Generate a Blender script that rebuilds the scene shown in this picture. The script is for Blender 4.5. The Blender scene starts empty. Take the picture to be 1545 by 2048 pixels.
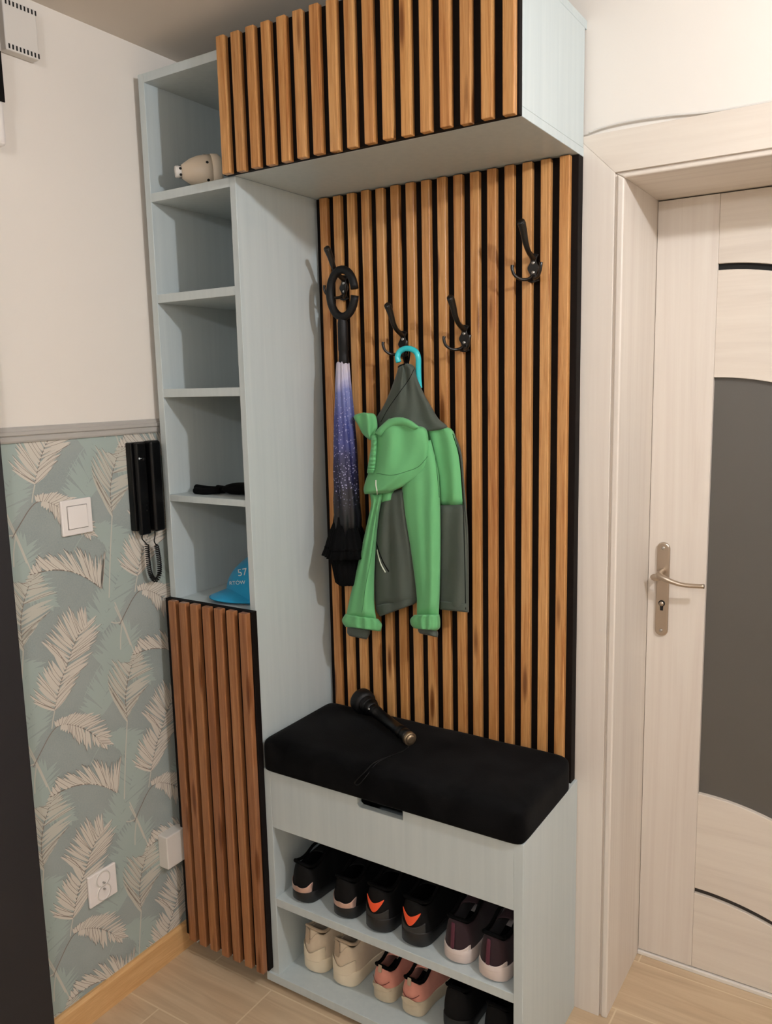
import bpy, bmesh, math, random
from mathutils import Vector, Matrix, Euler
random.seed(7)
R = math.radians
SC = bpy.context.scene
COL = SC.collection

# ------------------------------------------------------------------ camera
CAMP = Vector((1.6612, -1.8623, 1.5969)); YAW, PITCH, ROLL, FPX = .5677, -.1526, -.0223, 1642.3
_F = Vector((-math.sin(YAW)*math.cos(PITCH), math.cos(YAW)*math.cos(PITCH), math.sin(PITCH)))
_r = Vector((math.cos(YAW), math.sin(YAW), 0)); _u = _r.cross(_F)
_R2 = _r*math.cos(ROLL) + _u*math.sin(ROLL); _U2 = -_r*math.sin(ROLL) + _u*math.cos(ROLL)
cam = bpy.data.objects.new('camera', bpy.data.cameras.new('camera')); COL.objects.link(cam)
M = Matrix((_R2, _U2, -_F)).transposed().to_4x4(); M.translation = CAMP
cam.matrix_world = M
cam.data.sensor_fit = 'HORIZONTAL'; cam.data.sensor_width = 36; cam.data.lens = FPX*36/1545
cam.data.clip_start = .05; cam.data.clip_end = 50
SC.camera = cam

# ------------------------------------------------------------------ world, exposure, lamps
LAMP = Vector((2.30, -.93, 2.32)); LAMP_E = 1490.0; LAMP_COL = (.955, .985, 1.03, 1)
FILL_E = 740.0
w = bpy.data.worlds.new('world'); SC.world = w; w.use_nodes = True
w.node_tree.nodes['Background'].inputs[0].default_value = (.9, .85, .8, 1)
w.node_tree.nodes['Background'].inputs[1].default_value = .02
SC.view_settings.view_transform = 'Standard'; SC.view_settings.look = 'None'
SC.view_settings.gamma = 1; SC.view_settings.exposure = 0; SC.view_settings.use_curve_mapping = False

# (the light itself comes from the glowing bulbs of the pendant lamp and the added fill lamp, built in ceiling_lamp below)

# ------------------------------------------------------------------ tracing helper: a picture point and its real depth -> place
def at(px, py, y=None, x=None, z=None):
    d = _F + _R2*((px-772.5)/FPX) + _U2*((1024-py)/FPX)
    if y is not None: t = (y-CAMP.y)/d.y
    elif x is not None: t = (x-CAMP.x)/d.x
    else: t = (z-CAMP.z)/d.z
    return CAMP + d*t

# ------------------------------------------------------------------ node helpers
def srgb(r, g, b):
    f = lambda c: (c/255/12.92) if c/255 <= .04045 else ((c/255+.055)/1.055)**2.4
    return (f(r), f(g), f(b), 1)
def newmat(name, base=(.5,.5,.5,1), rough=.5, metal=0, **kw):
    m = bpy.data.materials.new(name); m.use_nodes = True
    b = m.node_tree.nodes['Principled BSDF']
    b.inputs['Base Color'].default_value = base; b.inputs['Roughness'].default_value = rough; b.inputs['Metallic'].default_value = metal
    for k, v in kw.items(): b.inputs[k.replace('_', ' ')].default_value = v
    return m
class NT:
    def __init__(s, m): s.m = m; s.t = m.node_tree; s.b = s.t.nodes['Principled BSDF']
    def n(s, t, **kw):
        o = s.t.nodes.new(t)
        for k, v in kw.items():
            if k in o.inputs: o.inputs[k].default_value = v
            else: setattr(o, k, v)
        return o
    def l(s, a, b): s.t.links.new(a, b)
    def coords(s, scale, obj=True, rnd=False):
        tc = s.n('ShaderNodeTexCoord'); mp = s.n('ShaderNodeMapping'); mp.inputs['Scale'].default_value = scale
        src = tc.outputs['Object']
        if rnd:
            oi = s.n('ShaderNodeObjectInfo'); mu = s.n('ShaderNodeMath', operation='MULTIPLY'); mu.inputs[1].default_value = 37.0
            s.l(oi.outputs['Random'], mu.inputs[0]); ad = s.n('ShaderNodeVectorMath', operation='ADD')
            s.l(src, ad.inputs[0]); s.l(mu.outputs[0], ad.inputs[1]); src = ad.outputs[0]
        s.l(src, mp.inputs['Vector']); return mp.outputs[0]
    def noise(s, vec, scale=5, detail=4, dist=0, rough=.5):
        o = s.n('ShaderNodeTexNoise'); o.inputs['Scale'].default_value = scale; o.inputs['Detail'].default_value = detail
        o.inputs['Distortion'].default_value = dist; o.inputs['Roughness'].default_value = rough; s.l(vec, o.inputs['Vector']); return o.outputs[0]
    def ramp(s, fac, stops, interp='LINEAR'):
        o = s.n('ShaderNodeValToRGB'); e = o.color_ramp.elements; o.color_ramp.interpolation = interp
        while len(e) < len(stops): e.new(.5)
        for q, (p, c) in zip(e, stops): q.position = p; q.color = c
        s.l(fac, o.inputs[0]); return o.outputs[0]
    def mix(s, f, a, b, mode='MIX'):
        o = s.n('ShaderNodeMix', data_type='RGBA', blend_type=mode)
        for i, v in ((0, f), (6, a), (7, b)):
            if hasattr(v, 'links'): s.l(v, o.inputs[i])
            else: o.inputs[i].default_value = v
        return o.outputs[2]
    def bump(s, h, strength=.2, dist=.001):
        o = s.n('ShaderNodeBump'); o.inputs['Strength'].default_value = strength; o.inputs['Distance'].default_value = dist
        s.l(h, o.inputs['Height']); s.l(o.outputs[0], s.b.inputs['Normal'])
    def base(s, c): s.l(c, s.b.inputs['Base Color'])

def paint(name, col, rough=.85, var=.03, bump=.15):
    m = newmat(name, col, rough); t = NT(m); v = t.coords((1, 1, 1))
    c2 = tuple(min(1, c*(1-var*2.5)) for c in col[:3])+(1,)
    t.base(t.mix(t.noise(v, 3, 5), col, c2)); t.bump(t.noise(v, 220, 3), bump, .0006); return m
def wood(name, stops, scale, rough=.45, rnd=True, knots=True, streak=.32):
    m = newmat(name, stops[0][1], rough); t = NT(m); v = t.coords(scale, rnd=rnd)
    n1 = t.noise(v, 1.0, 6, 1.6, .6)
    c = t.ramp(n1, stops)
    n2 = t.noise(v, 7.0, 3, .3)
    c = t.mix(t.ramp(n2, [(.4, (0, 0, 0, 1)), (.8, (streak, streak, streak, 1))]), c, (stops[-1][1][0]*.75, stops[-1][1][1]*.68, stops[-1][1][2]*.6, 1))
    if rnd:
        oi = t.n('ShaderNodeObjectInfo')
        tint = t.ramp(oi.outputs['Random'], [(0, (1.14, 1.12, 1.04, 1)), (.25, (.98, .88, .76, 1)), (.45, (1.12, 1.06, .90, 1)), (.62, (.86, .70, .56, 1)), (.8, (1.05, .98, .84, 1)), (1, (.84, .76, .68, 1))])
        c = t.mix(.75, c, tint, 'MULTIPLY')
    if knots:
        v2 = t.coords((38, 38, 5.2), rnd=rnd); vo = t.n('ShaderNodeTexVoronoi'); vo.inputs['Scale'].default_value = .62; t.l(v2, vo.inputs['Vector'])
        k = t.ramp(vo.outputs['Distance'], [(.0, (1, 1, 1, 1)), (.11, (.8, .8, .8, 1)), (.2, (0, 0, 0, 1))])
        c = t.mix(k, c, srgb(104, 56, 24))
    t.base(c); t.bump(n2, .08, .0005); return m

WALL = paint('cream_wall_paint', srgb(232, 225, 216), var=.012)
CEIL = paint('ceiling_paint', srgb(226, 216, 204))
GREY = newmat('grey_blue_painted_board', srgb(192, 201, 201), .42)
_t = NT(GREY); _v = _t.coords((60, 60, 3)); _n = _t.noise(_v, 1, 5, .4)
_t.base(_t.ramp(_n, [(.3, srgb(188, 198, 199)), (.7, srgb(195, 204, 204))])); _t.bump(_n, .05, .0005)
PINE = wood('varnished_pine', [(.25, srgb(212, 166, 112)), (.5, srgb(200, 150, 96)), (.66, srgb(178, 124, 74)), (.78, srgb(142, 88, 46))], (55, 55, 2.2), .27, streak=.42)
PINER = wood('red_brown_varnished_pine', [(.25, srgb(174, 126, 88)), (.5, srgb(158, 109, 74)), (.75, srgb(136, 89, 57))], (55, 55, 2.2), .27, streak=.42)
OAK = wood('oak_skirting', [(.3, srgb(222, 180, 126)), (.7, srgb(205, 158, 104))], (60, 4, 60), .45, rnd=False, knots=False)
ASHV = wood('pale_ash_vertical', [(.3, srgb(228, 219, 208)), (.5, srgb(223, 213, 202)), (.7, srgb(214, 202, 191))], (13, 13, .45), .5, rnd=False, knots=False, streak=.10)
ASHH = wood('pale_ash_horizontal', [(.3, srgb(228, 218, 205)), (.5, srgb(223, 212, 199)), (.7, srgb(213, 201, 188))], (.7, 14, 14), .5, rnd=False, knots=False, streak=.10)
BLACKB = newmat('black_stained_board', srgb(12, 7, 5), .7, Specular_IOR_Level=.15)
_t = NT(BLACKB); _n = _t.noise(_t.coords((30, 30, 6)), 4, 4); _t.base(_t.mix(_n, srgb(9, 5, 4), srgb(20, 13, 10)))
VELVET = newmat('black_velvet', srgb(12, 12, 14), .95, Sheen_Weight=.025, Sheen_Roughness=.4, Specular_IOR_Level=.1)
_t = NT(VELVET); _v = _t.coords((1, 1, 1)); _n = _t.noise(_v, 9, 5, .6); _t.base(_t.ramp(_n, [(.38, srgb(3, 3, 4)), (.68, srgb(17, 17, 18))])); _t.bump(_t.noise(_v, 400, 2), .3, .001)
PLB = newmat('black_plastic', srgb(7, 7, 8), .33, Specular_IOR_Level=.25)
PLBM = newmat('matte_black_rubber', srgb(12, 12, 13), .5, Specular_IOR_Level=.3)
HOOKM = newmat('black_lacquered_metal', srgb(14, 12, 11), .28, 0)
PLW = newmat('white_plastic', srgb(236, 230, 226), .3)
PLW2 = newmat('off_white_plastic', srgb(218, 213, 206), .45)
GAPM = newmat('grey_gap', srgb(150, 144, 138), .6)
HOLE = newmat('dark_opening', srgb(14, 13, 12), .8)
STEEL = newmat('polished_screw_steel', srgb(190, 188, 184), .25, 1)
NICKEL = newmat('satin_nickel', srgb(186, 172, 156), .34, 1)
BRASSY = newmat('grey_brown_tail_cap', srgb(150, 130, 105), .35, .8)
TRIM = newmat('silver_grey_dado', srgb(178, 174, 168), .45)
WARD = newmat('black_wardrobe', srgb(33, 32, 36), .5)
GLASS = newmat('dark_frosted_glass', srgb(120, 116, 110), .38, Transmission_Weight=.45, IOR=1.45)
GASKET = newmat('dark_slot_insert', srgb(52, 46, 42), .5)  # own dark colour of the insert in the door's lower curved slot
THRESH = newmat('white_threshold_metal', srgb(232, 226, 218), .35)
FELT = newmat('black_cloth', srgb(8, 8, 9), .9, Specular_IOR_Level=.1)
def cloth(name, c1, c2, sc=40):
    m = newmat(name, c1, .85, Sheen_Weight=.1); t = NT(m); v = t.coords((1, 1, 1)); t.base(t.mix(t.noise(v, sc, 4), c1, c2)); t.bump(t.noise(v, 900, 2), .15, .0005); return m
GREEN = cloth('mint_green_softshell', srgb(112, 186, 124), srgb(98, 172, 112), 12)
DARKG = cloth('dark_grey_green_softshell', srgb(78, 86, 77), srgb(66, 73, 66), 14)
PIPE = newmat('light_piping', srgb(210, 214, 196), .5)
TEAL = newmat('turquoise_plastic', srgb(52, 196, 206), .22)
CAPB = cloth('bright_blue_cotton', srgb(18, 150, 196), srgb(14, 138, 184), 60)
WTXT = newmat('white_print', srgb(220, 225, 225), .6)
BEIGEP = newmat('cream_plastic', srgb(224, 208, 186), .4)

# floor: pale wood-look tiles with light grout
FLOOR = newmat('wood_look_floor_tiles', srgb(190, 165, 135), .38)
_t = NT(FLOOR); _tc = _t.n('ShaderNodeTexCoord'); _mp = _t.n('ShaderNodeMapping'); _mp.inputs['Location'].default_value = (-.31, .369, 0); _t.l(_tc.outputs['Object'], _mp.inputs[0])
_bt = _t.n('ShaderNodeTexBrick', offset=.26, offset_frequency=2, squash=1.0)
for k, v in (('Scale', 1.0), ('Brick Width', .81), ('Row Height', .2025), ('Mortar Size', .0022), ('Mortar Smooth', .1), ('Bias', 0.0)): _bt.inputs[k].default_value = v
_bt.inputs['Color1'].default_value = (0, 0, 0, 1); _bt.inputs['Color2'].default_value = (1, 1, 1, 1)
_t.l(_mp.outputs[0], _bt.inputs['Vector'])
_v = _t.coords((2.2, 26, 1)); _ad = _t.n('ShaderNodeVectorMath', operation='ADD'); _t.l(_v, _ad.inputs[0]); _t.l(_bt.outputs['Color'], _ad.inputs[1])
_n = _t.noise(_ad.outputs[0], 1.2, 5, 1.2)
_c = _t.ramp(_n, [(.3, srgb(208, 185, 154)), (.5, srgb(199, 174, 143)), (.72, srgb(187, 161, 131))])
_t.base(_t.mix(_bt.outputs['Fac'], _c, srgb(216, 197, 166)))

# ------------------------------------------------------------------ mesh helpers
def link(name, me, mats, parent=None, loc=(0, 0, 0), bevel=0, seg=2, smooth=False, kind=None, sub=0, solid=0):
    o = bpy.data.objects.new(name, me); COL.objects.link(o)
    if not isinstance(mats, (list, tuple)): mats = [mats]
    for m in mats: me.materials.append(m)
    o.location = loc
    if parent: o.parent = parent
    if smooth:
        for p in me.polygons: p.use_smooth = True
    if solid:
        s = o.modifiers.new('thickness', 'SOLIDIFY'); s.thickness = solid; s.offset = -1
    if bevel:
        b = o.modifiers.new('bevel', 'BEVEL'); b.width = bevel; b.segments = seg; b.limit_method = 'ANGLE'; b.angle_limit = R(40)
        if seg > 1:
            b.harden_normals = False
    if sub:
        s = o.modifiers.new('smooth', 'SUBSURF'); s.levels = s.render_levels = sub
    if kind: o['kind'] = kind
    return o
def mesh(name, verts, faces, mi=None):
    me = bpy.data.meshes.new(name); me.from_pydata([tuple(v) for v in verts], [], faces)
    if mi:
        for p, i in zip(me.polygons, mi): p.material_index = i
    bm = bmesh.new(); bm.from_mesh(me); bmesh.ops.recalc_face_normals(bm, faces=bm.faces); bm.to_mesh(me); bm.free()
    me.update(); return me
def boxvf(x0, x1, y0, y1, z0, z1, off=0):
    v = [(x, y, z) for z in (z0, z1) for y in (y0, y1) for x in (x0, x1)]
    f = [(0, 1, 3, 2), (4, 6, 7, 5), (0, 4, 5, 1), (2, 3, 7, 6), (0, 2, 6, 4), (1, 5, 7, 3)]
    return v, [tuple(i+off for i in q) for q in f]
def box(name, b, mat, parent=None, bevel=.0012, kind=None, seg=2):
    """one or several boxes in ONE mesh, origin at the first box's centre"""
    bs = b if isinstance(b, list) else [b]
    q = bs[0]; o = Vector(((q[0]+q[1])/2, (q[2]+q[3])/2, (q[4]+q[5])/2)); V = []; Fc = []
    for q in bs:
        v, f = boxvf(*q, off=len(V)); V += [tuple(Vector(p)-o) for p in v]; Fc += f
    ob = link(name, mesh(name, V, Fc), mat, None, o, bevel, seg, kind=kind)
    if parent: ob.parent = parent; ob.location = o - parent_world(parent)
    return ob
def empty(name, loc, label=None, cat=None, group=None, kind=None):
    o = bpy.data.objects.new(name, None); COL.objects.link(o); o.location = loc; o.empty_display_size = .03
    if label: o['label'] = label
    if cat: o['category'] = cat
    if group: o['group'] = group
    if kind: o['kind'] = kind
    return o
def tag(o, label, cat, group=None):
    o['label'] = label; o['category'] = cat
    if group: o['group'] = group
    return o
def lathe_vf(prof, n=32, axis=None, origin=(0, 0, 0), cap=True, ripple=None):
    """prof: [(r, h)] revolved about axis direction"""
    ax = Vector(axis or (0, 0, 1)).normalized(); a = ax.orthogonal().normalized(); b = ax.cross(a); O = Vector(origin); V = []; Fc = []
    for k, (r, h) in enumerate(prof):
        for i in range(n):
            th = 2*math.pi*i/n; rr = r*(ripple(th, h) if ripple else 1)
            V.append(O + ax*h + (a*math.cos(th)+b*math.sin(th))*rr)
    for k in range(len(prof)-1):
        for i in range(n):
            j = (i+1) % n; Fc.append((k*n+i, k*n+j, (k+1)*n+j, (k+1)*n+i))
    if cap: Fc.append(tuple(range(n))); Fc.append(tuple((len(prof)-1)*n+i for i in range(n)))
    return V, Fc
def smooth_path(pts, n=8):
    P = [Vector(p) for p in pts]; P = [P[0]*2-P[1]] + P + [P[-1]*2-P[-2]]; out = []
    for i in range(1, len(P)-2):
        for k in range(n):
            t = k/n; a, b, c, d = P[i-1:i+3]
            out.append(.5*((2*b)+(-a+c)*t+(2*a-5*b+4*c-d)*t*t+(-a+3*b-3*c+d)*t**3))
    out.append(P[-2]); return out
def tube_vf(path, rad, n=10, off=0, flat=None):
    V = []; Fc = []; m = len(path); prev = None
    for i, p in enumerate(path):
        d = (path[min(i+1, m-1)]-path[max(i-1, 0)]).normalized()
        a = (prev - d*prev.dot(d)).normalized() if prev is not None else d.orthogonal().normalized()
        prev = a; b = d.cross(a); r = rad[i] if isinstance(rad, list) else rad
        for k in range(n):
            th = 2*math.pi*k/n; V.append(p + a*math.cos(th)*r + b*math.sin(th)*r)
    for i in range(m-1):
        for k in range(n):
            j = (k+1) % n; Fc.append((off+i*n+k, off+i*n+j, off+(i+1)*n+j, off+(i+1)*n+k))
    Fc.append(tuple(off+k for k in range(n))); Fc.append(tuple(off+(m-1)*n+k for k in range(n)))
    return V, Fc
def obj_vf(name, V, Fc, mat, parent=None, smooth=True, origin=None, **kw):
    O = Vector(origin) if origin is not None else (sum((Vector(v) for v in V), Vector())/len(V))
    if parent: Op = parent_world(parent)
    o = link(name, mesh(name, [Vector(v)-O for v in V], Fc, kw.pop('mi', None)), mat, parent, (O-Op) if parent else O, smooth=smooth, **kw)
    return o
def parent_world(p):
    v = Vector((0, 0, 0))
    while p: v = v + p.location; p = p.parent
    return v
def tube(name, pts, rad, mat, parent=None, n=10, res=8, radii=None):
    path = smooth_path(pts, res)
    if radii:
        rs = []
        for i in range(len(path)):
            t = i/(len(path)-1)*(len(radii)-1); k = min(int(t), len(radii)-2); rs.append(radii[k]*(1-t+k)+radii[k+1]*(t-k))
        rad = rs
    V, Fc = tube_vf(path, rad, n); return obj_vf(name, V, Fc, mat, parent)
def prism_vf(poly, a0, a1, axis='y'):
    """poly: 2D outline extruded along axis"""
    n = len(poly); V = []
    for a in (a0, a1):
        for p, q in poly: V.append({'y': (p, a, q), 'x': (a, p, q), 'z': (p, q, a)}[axis])
    Fc = [tuple(range(n)), tuple(range(2*n-1, n-1, -1))] + [(i, (i+1) % n, n+(i+1) % n, n+i) for i in range(n)]
    return V, Fc
def merge(*vfs):
    V = []; Fc = []
    for v, f in vfs:
        o = len(V); V += [Vector(p) for p in v]; Fc += [tuple(i+o for i in q) for q in f]
    return V, Fc

# ================================================================== SETTING
LW = -.0224; CZ = 2.448; YB = -3.3; XR = 3.3
s = box('floor', (LW-.1, XR+.1, YB-.1, .9, -.06, 0), FLOOR, bevel=0, kind='structure')
# material coordinates use the object's origin: put it at the world origin
s.data.transform(Matrix.Translation(s.location)); s.location = (0, 0, 0)
box('ceiling', (LW-.1, XR+.1, YB-.1, .1, CZ, CZ+.06), CEIL, bevel=0, kind='structure')
wall_left = box('wall_left', (LW-.08, LW, YB, .1, 0, CZ), WALL, bevel=0, kind='structure')
# back wall with the room door's opening
JX0, JX1 = 1.108, 1.93; HZ = 2.03
box('wall_back', [(LW, JX0-.02, 0, .3, 0, CZ), (JX1+.02, XR, 0, .3, 0, CZ), (JX0-.02, JX1+.02, 0, .3, HZ+.02, CZ)], WALL, bevel=0, kind='structure')
box('wall_right', (XR, XR+.08, YB, .1, 0, CZ), WALL, bevel=0, kind='structure')
box('wall_front', (LW-.08, XR+.08, YB-.08, YB, 0, CZ), WALL, bevel=0, kind='structure')

# ---- wallpaper with palm fronds (one surface, its pattern in its mesh)
def clip(poly, ymin, ymax, zmin, zmax):
    for ax, lim, sgn in ((0, ymin, 1), (0, ymax, -1), (1, zmin, 1), (1, zmax, -1)):
        out = []
        for i in range(len(poly)):
            p, q = poly[i-1], poly[i]; a, b = (p[ax]-lim)*sgn, (q[ax]-lim)*sgn
            if (a >= 0) != (b >= 0):
                t = a/(a-b); out.append((p[0]+(q[0]-p[0])*t, p[1]+(q[1]-p[1])*t))
            if b >= 0: out.append(q)
        poly = out
        if len(poly) < 3: return []
    return poly
WPV = []; WPF = []; WPM = []
def wp_poly(poly, layer, mi):
    poly = clip(poly, -1.7, -.005, .02, 1.4895)
    if len(poly) < 3: return
    o = len(WPV); x = LW + .0006 + layer*.00012
    for p in poly: WPV.append((x, p[0], p[1]))
    WPF.append(tuple(range(o, o+len(poly)))); WPM.append(mi)
def z2(a, b):
    p = at(a*.22006, 1180+b*.22006, x=LW); return Vector((p.y, p.z))
def leaf(p, q, wd, bend, layer, mi, line=None):
    """a slender leaflet from p to q, with optional dark line along its lower side"""
    d = q-p; L = d.length
    if L < .004: return []
    n = Vector((-d.y, d.x)).normalized(); out = []
    L1 = []; L2 = []; c = []
    for k in range(7):
        t = k/6; m = p+d*t+n*bend*L*math.sin(t*math.pi)*.5
        ww = wd*(math.sin(min(1, t*1.15+.12)*math.pi)**.7 if t < .85 else (1-t)/.15*.55)
        L1.append(m+n*ww*.5); L2.append(m-n*ww*.5); c.append(m)
    out.append(([tuple(v) for v in L1+L2[::-1]], layer, mi))
    if line is not None:
        a = [tuple(v-n*wd*.18) for v in c[:-1]]; b = [tuple(v-n*(wd*.18+.0009)) for v in c[:-1]]
        out.append((a+b[::-1], layer+.5, line))
    return out
def frond(spine, lf, wd, layer, mi, line, stemw=.0022, seed=1):
    """spine: traced points; lf: list of (t, tip point) leaflets, densified between neighbours"""
    rnd = random.Random(seed); S = [Vector((p.x, p.y, 0)) for p in spine]; path = smooth_path(S, 6); path = [Vector((p.x, p.y)) for p in path]
    at_t = lambda t: path[max(0, min(len(path)-1, int(t*(len(path)-1))))]
    out = []
    for k in range(len(path)-1):
        a, b = path[k], path[k+1]; d = (b-a); 
        if d.length < 1e-6: continue
        n = Vector((-d.y, d.x)).normalized()*stemw*.5
        out.append(([tuple(a+n), tuple(b+n), tuple(b-n), tuple(a-n)], layer+.2, line if line is not None else mi))
    for side in lf:
        for (t0, q0), (t1, q1) in zip(side[:-1], side[1:]):
            m = max(1, int((q1-q0).length/.0085))
            for i in range(m):
                f = (i+.0)/m; t = t0+(t1-t0)*f; q = q0.lerp(q1, f); p = at_t(t)
                q = p+(q-p)*(.82+.2*rnd.random())
                out += leaf(p, q, wd*(.75+.5*rnd.random()), rnd.uniform(-.10, .10), layer+rnd.random()*.9, mi, line if rnd.random() < .8 else None)
    return out
Z = z2
motif = []
# upright palm
M1 = dict(spine=[Z(495, 1090), Z(545, 860), Z(620, 650), Z(700, 430), Z(800, 300)],
          lf=[[(.02, Z(215, 1000)), (.05, Z(235, 890)), (.12, Z(285, 755)), (.2, Z(335, 665)), (.35, Z(430, 560)), (.45, Z(455, 470)), (.5, Z(300, 415)), (.6, Z(370, 365)), (.72, Z(500, 130)), (.8, Z(590, 95)), (.86, Z(640, 150)), (.93, Z(712, 100)), (1, Z(800, 120))],
              [(.04, Z(690, 850)), (.1, Z(760, 760)), (.2, Z(820, 640)), (.35, Z(900, 585)), (.5, Z(910, 480)), (.65, Z(975, 260)), (.8, Z(930, 200)), (1, Z(925, 130))]])
# arching frond
M2 = dict(spine=[Z(300, 1610), Z(380, 1450), Z(450, 1320), Z(520, 1240), Z(620, 1220), Z(760, 1260), Z(870, 1330), Z(960, 1410)],
          lf=[[(.45, Z(480, 1170)), (.5, Z(600, 1120)), (.55, Z(720, 1070)), (.62, Z(880, 1080)), (.7, Z(1000, 1125)), (.78, Z(1045, 1180)), (.86, Z(1050, 1260)), (.92, Z(1045, 1350)), (1, Z(1060, 1435))],
              [(.5, Z(540, 1300)), (.6, Z(640, 1330)), (.66, Z(730, 1440)), (.74, Z(800, 1500)), (.82, Z(870, 1470)), (.9, Z(940, 1460)), (1, Z(1010, 1480))]])
# sweeping fan
M3 = dict(spine=[Z(1060, 1840), Z(960, 1790), Z(820, 1760), Z(640, 1790), Z(450, 1880)],
          lf=[[(.02, Z(1110, 1420)), (.06, Z(1060, 1490)), (.12, Z(1010, 1500)), (.18, Z(940, 1520)), (.26, Z(835, 1470)), (.38, Z(720, 1530)), (.5, Z(640, 1600)), (.62, Z(570, 1640)), (.75, Z(455, 1690)), (.9, Z(480, 1740)), (1, Z(430, 1850))]])
# tall palm at the left
M4 = dict(spine=[Z(1155, 1190), Z(1140, 950), Z(1190, 700), Z(1250, 560)],
          lf=[[(.04, Z(990, 900)), (.12, Z(935, 780)), (.28, Z(935, 700)), (.45, Z(970, 590)), (.6, Z(1060, 620)), (.8, Z(1140, 680)), (1, Z(1200, 540))],
              [(.1, Z(1230, 1010)), (.2, Z(1370, 830)), (.35, Z(1450, 760)), (.5, Z(1440, 690)), (.65, Z(1390, 640)), (.8, Z(1330, 560)), (1, Z(1290, 500))]])
NAMES = [(M1, 3), (M2, 6), (M3, 9), (M4, 4)]
for i, (mm, ly) in enumerate(NAMES):
    motif += frond(mm['spine'], mm['lf'], .0098, ly*1.0, 1 if i != 3 else 2, 3, seed=i+3)
# faint fronds behind, in a tone of the ground
for i, (dx, dz, fl) in enumerate(((.13, -.06, 1), (-.12, -.12, 1))):
    for j, mm in enumerate((M1, M2)):
        sh = Vector((dx, dz-.03*j)); f2 = lambda p: p+sh
        motif += frond([f2(p) for p in mm['spine']], [[(t, f2(q)) for t, q in sd] for sd in mm['lf']], .011, .2+.3*j, 4, None, seed=20+i*2+j)
# thin stems
for a, b, c in ((Z(1155, 1190), Z(1140, 1500), Z(1128, 1900)), (Z(1040, 110), Z(1130, 330), Z(1225, 585)), (Z(245, 1440), Z(330, 1590), Z(425, 1790)), (Z(495, 1100), Z(480, 1180), Z(470, 1260)), (Z(1100, 290), Z(1050, 300), Z(1010, 290)), (Z(1108, 300), Z(1095, 430), Z(1095, 540))):
    pth = smooth_path([Vector((v.x, v.y, 0)) for v in (a, b, c)], 5)
    for k in range(len(pth)-1):
        p, q = pth[k].xy, pth[k+1].xy; d = q-p; n = Vector((-d.y, d.x)).normalized()*.0016
        motif.append(([tuple(p+n), tuple(q+n), tuple(q-n), tuple(p-n)], 2.5, 2))
WPV += [(LW+.0004, y, zz) for y, zz in ((-1.7, 0), (-.0, 0), (-.0, 1.49), (-1.7, 1.49))]; WPF.append((0, 1, 2, 3)); WPM.append(0)
for i in range(-2, 4):
    for j in range(-3, 4):
        if (i+j) % 2: continue
        dy, dz = i*.275, j*.2725
        for poly, ly, mi in motif: wp_poly([(p[0]+dy, p[1]+dz) for p in poly], ly+(j+3)*.05, mi)
WPB = newmat('wallpaper_teal_ground', srgb(150, 168, 162), .6); _t = NT(WPB); _v = _t.coords((1, 1, 1)); _n = _t.noise(_v, 7, 4)
_v2 = _t.coords((1, 90, 90)); _t.base(_t.mix(_t.noise(_v2, 3, 3), _t.ramp(_n, [(.3, srgb(156, 166, 163)), (.5, srgb(143, 155, 153)), (.7, srgb(133, 147, 146))]), srgb(162, 169, 165)))
WPC = newmat('wallpaper_cream_leaf', srgb(209, 202, 190), .6); WPC2 = newmat('wallpaper_pale_leaf', srgb(194, 192, 180), .6)
WPL = newmat('wallpaper_leaf_line', srgb(132, 120, 110), .6); WPT = newmat('wallpaper_faint_leaf', srgb(164, 178, 172), .6)
me = bpy.data.meshes.new('wallpaper'); O = wall_left.location
me.from_pydata([tuple(Vector(v)-O) for v in WPV], [], WPF)
for m_ in (WPB, WPC, WPC2, WPL, WPT): me.materials.append(m_)
for p, i in zip(me.polygons, WPM): p.material_index = i
wp = bpy.data.objects.new('wallpaper', me); COL.objects.link(wp); wp.parent = wall_left; wp['label'] = 'teal wallpaper with cream palm fronds'

# dado rail and skirting
TZ0, TZ1 = 1.4886, 1.5241
prof = [(LW, TZ0), (LW+.005, TZ0), (LW+.007, TZ0+.004), (LW+.007, TZ0+.012), (LW+.005, TZ0+.014), (LW+.009, TZ0+.017), (LW+.009, TZ0+.024), (LW+.006, TZ0+.026), (LW+.006, TZ0+.031), (LW+.003, TZ1), (LW, TZ1)]
def prof_y(name, prof, y0, y1, mat, **kw):
    V, Fc = prism_vf(prof, y0, y1, 'y'); return obj_vf(name, V, Fc, mat, smooth=False, **kw)
prof_y('trim_1', prof, -1.7, -.002, TRIM, kind='structure')
prof_y('baseboard_left', [(LW, 0), (LW+.013, 0), (LW+.013, .072), (LW+.008, .0795), (LW, .0795)], -1.7, -.002, OAK, kind='structure')

# ---- room door: casing, lining, leaf
casing = empty('trim_2', (JX0, 0, 0), kind='structure')
def casing_prof(name, x0, x1, z0, z1, vert, inner):
    pass
CY = -.012
V, Fc = merge(boxvf(1.003, 1.0885, CY, 0, 0, 2.0885+.045), )
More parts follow.
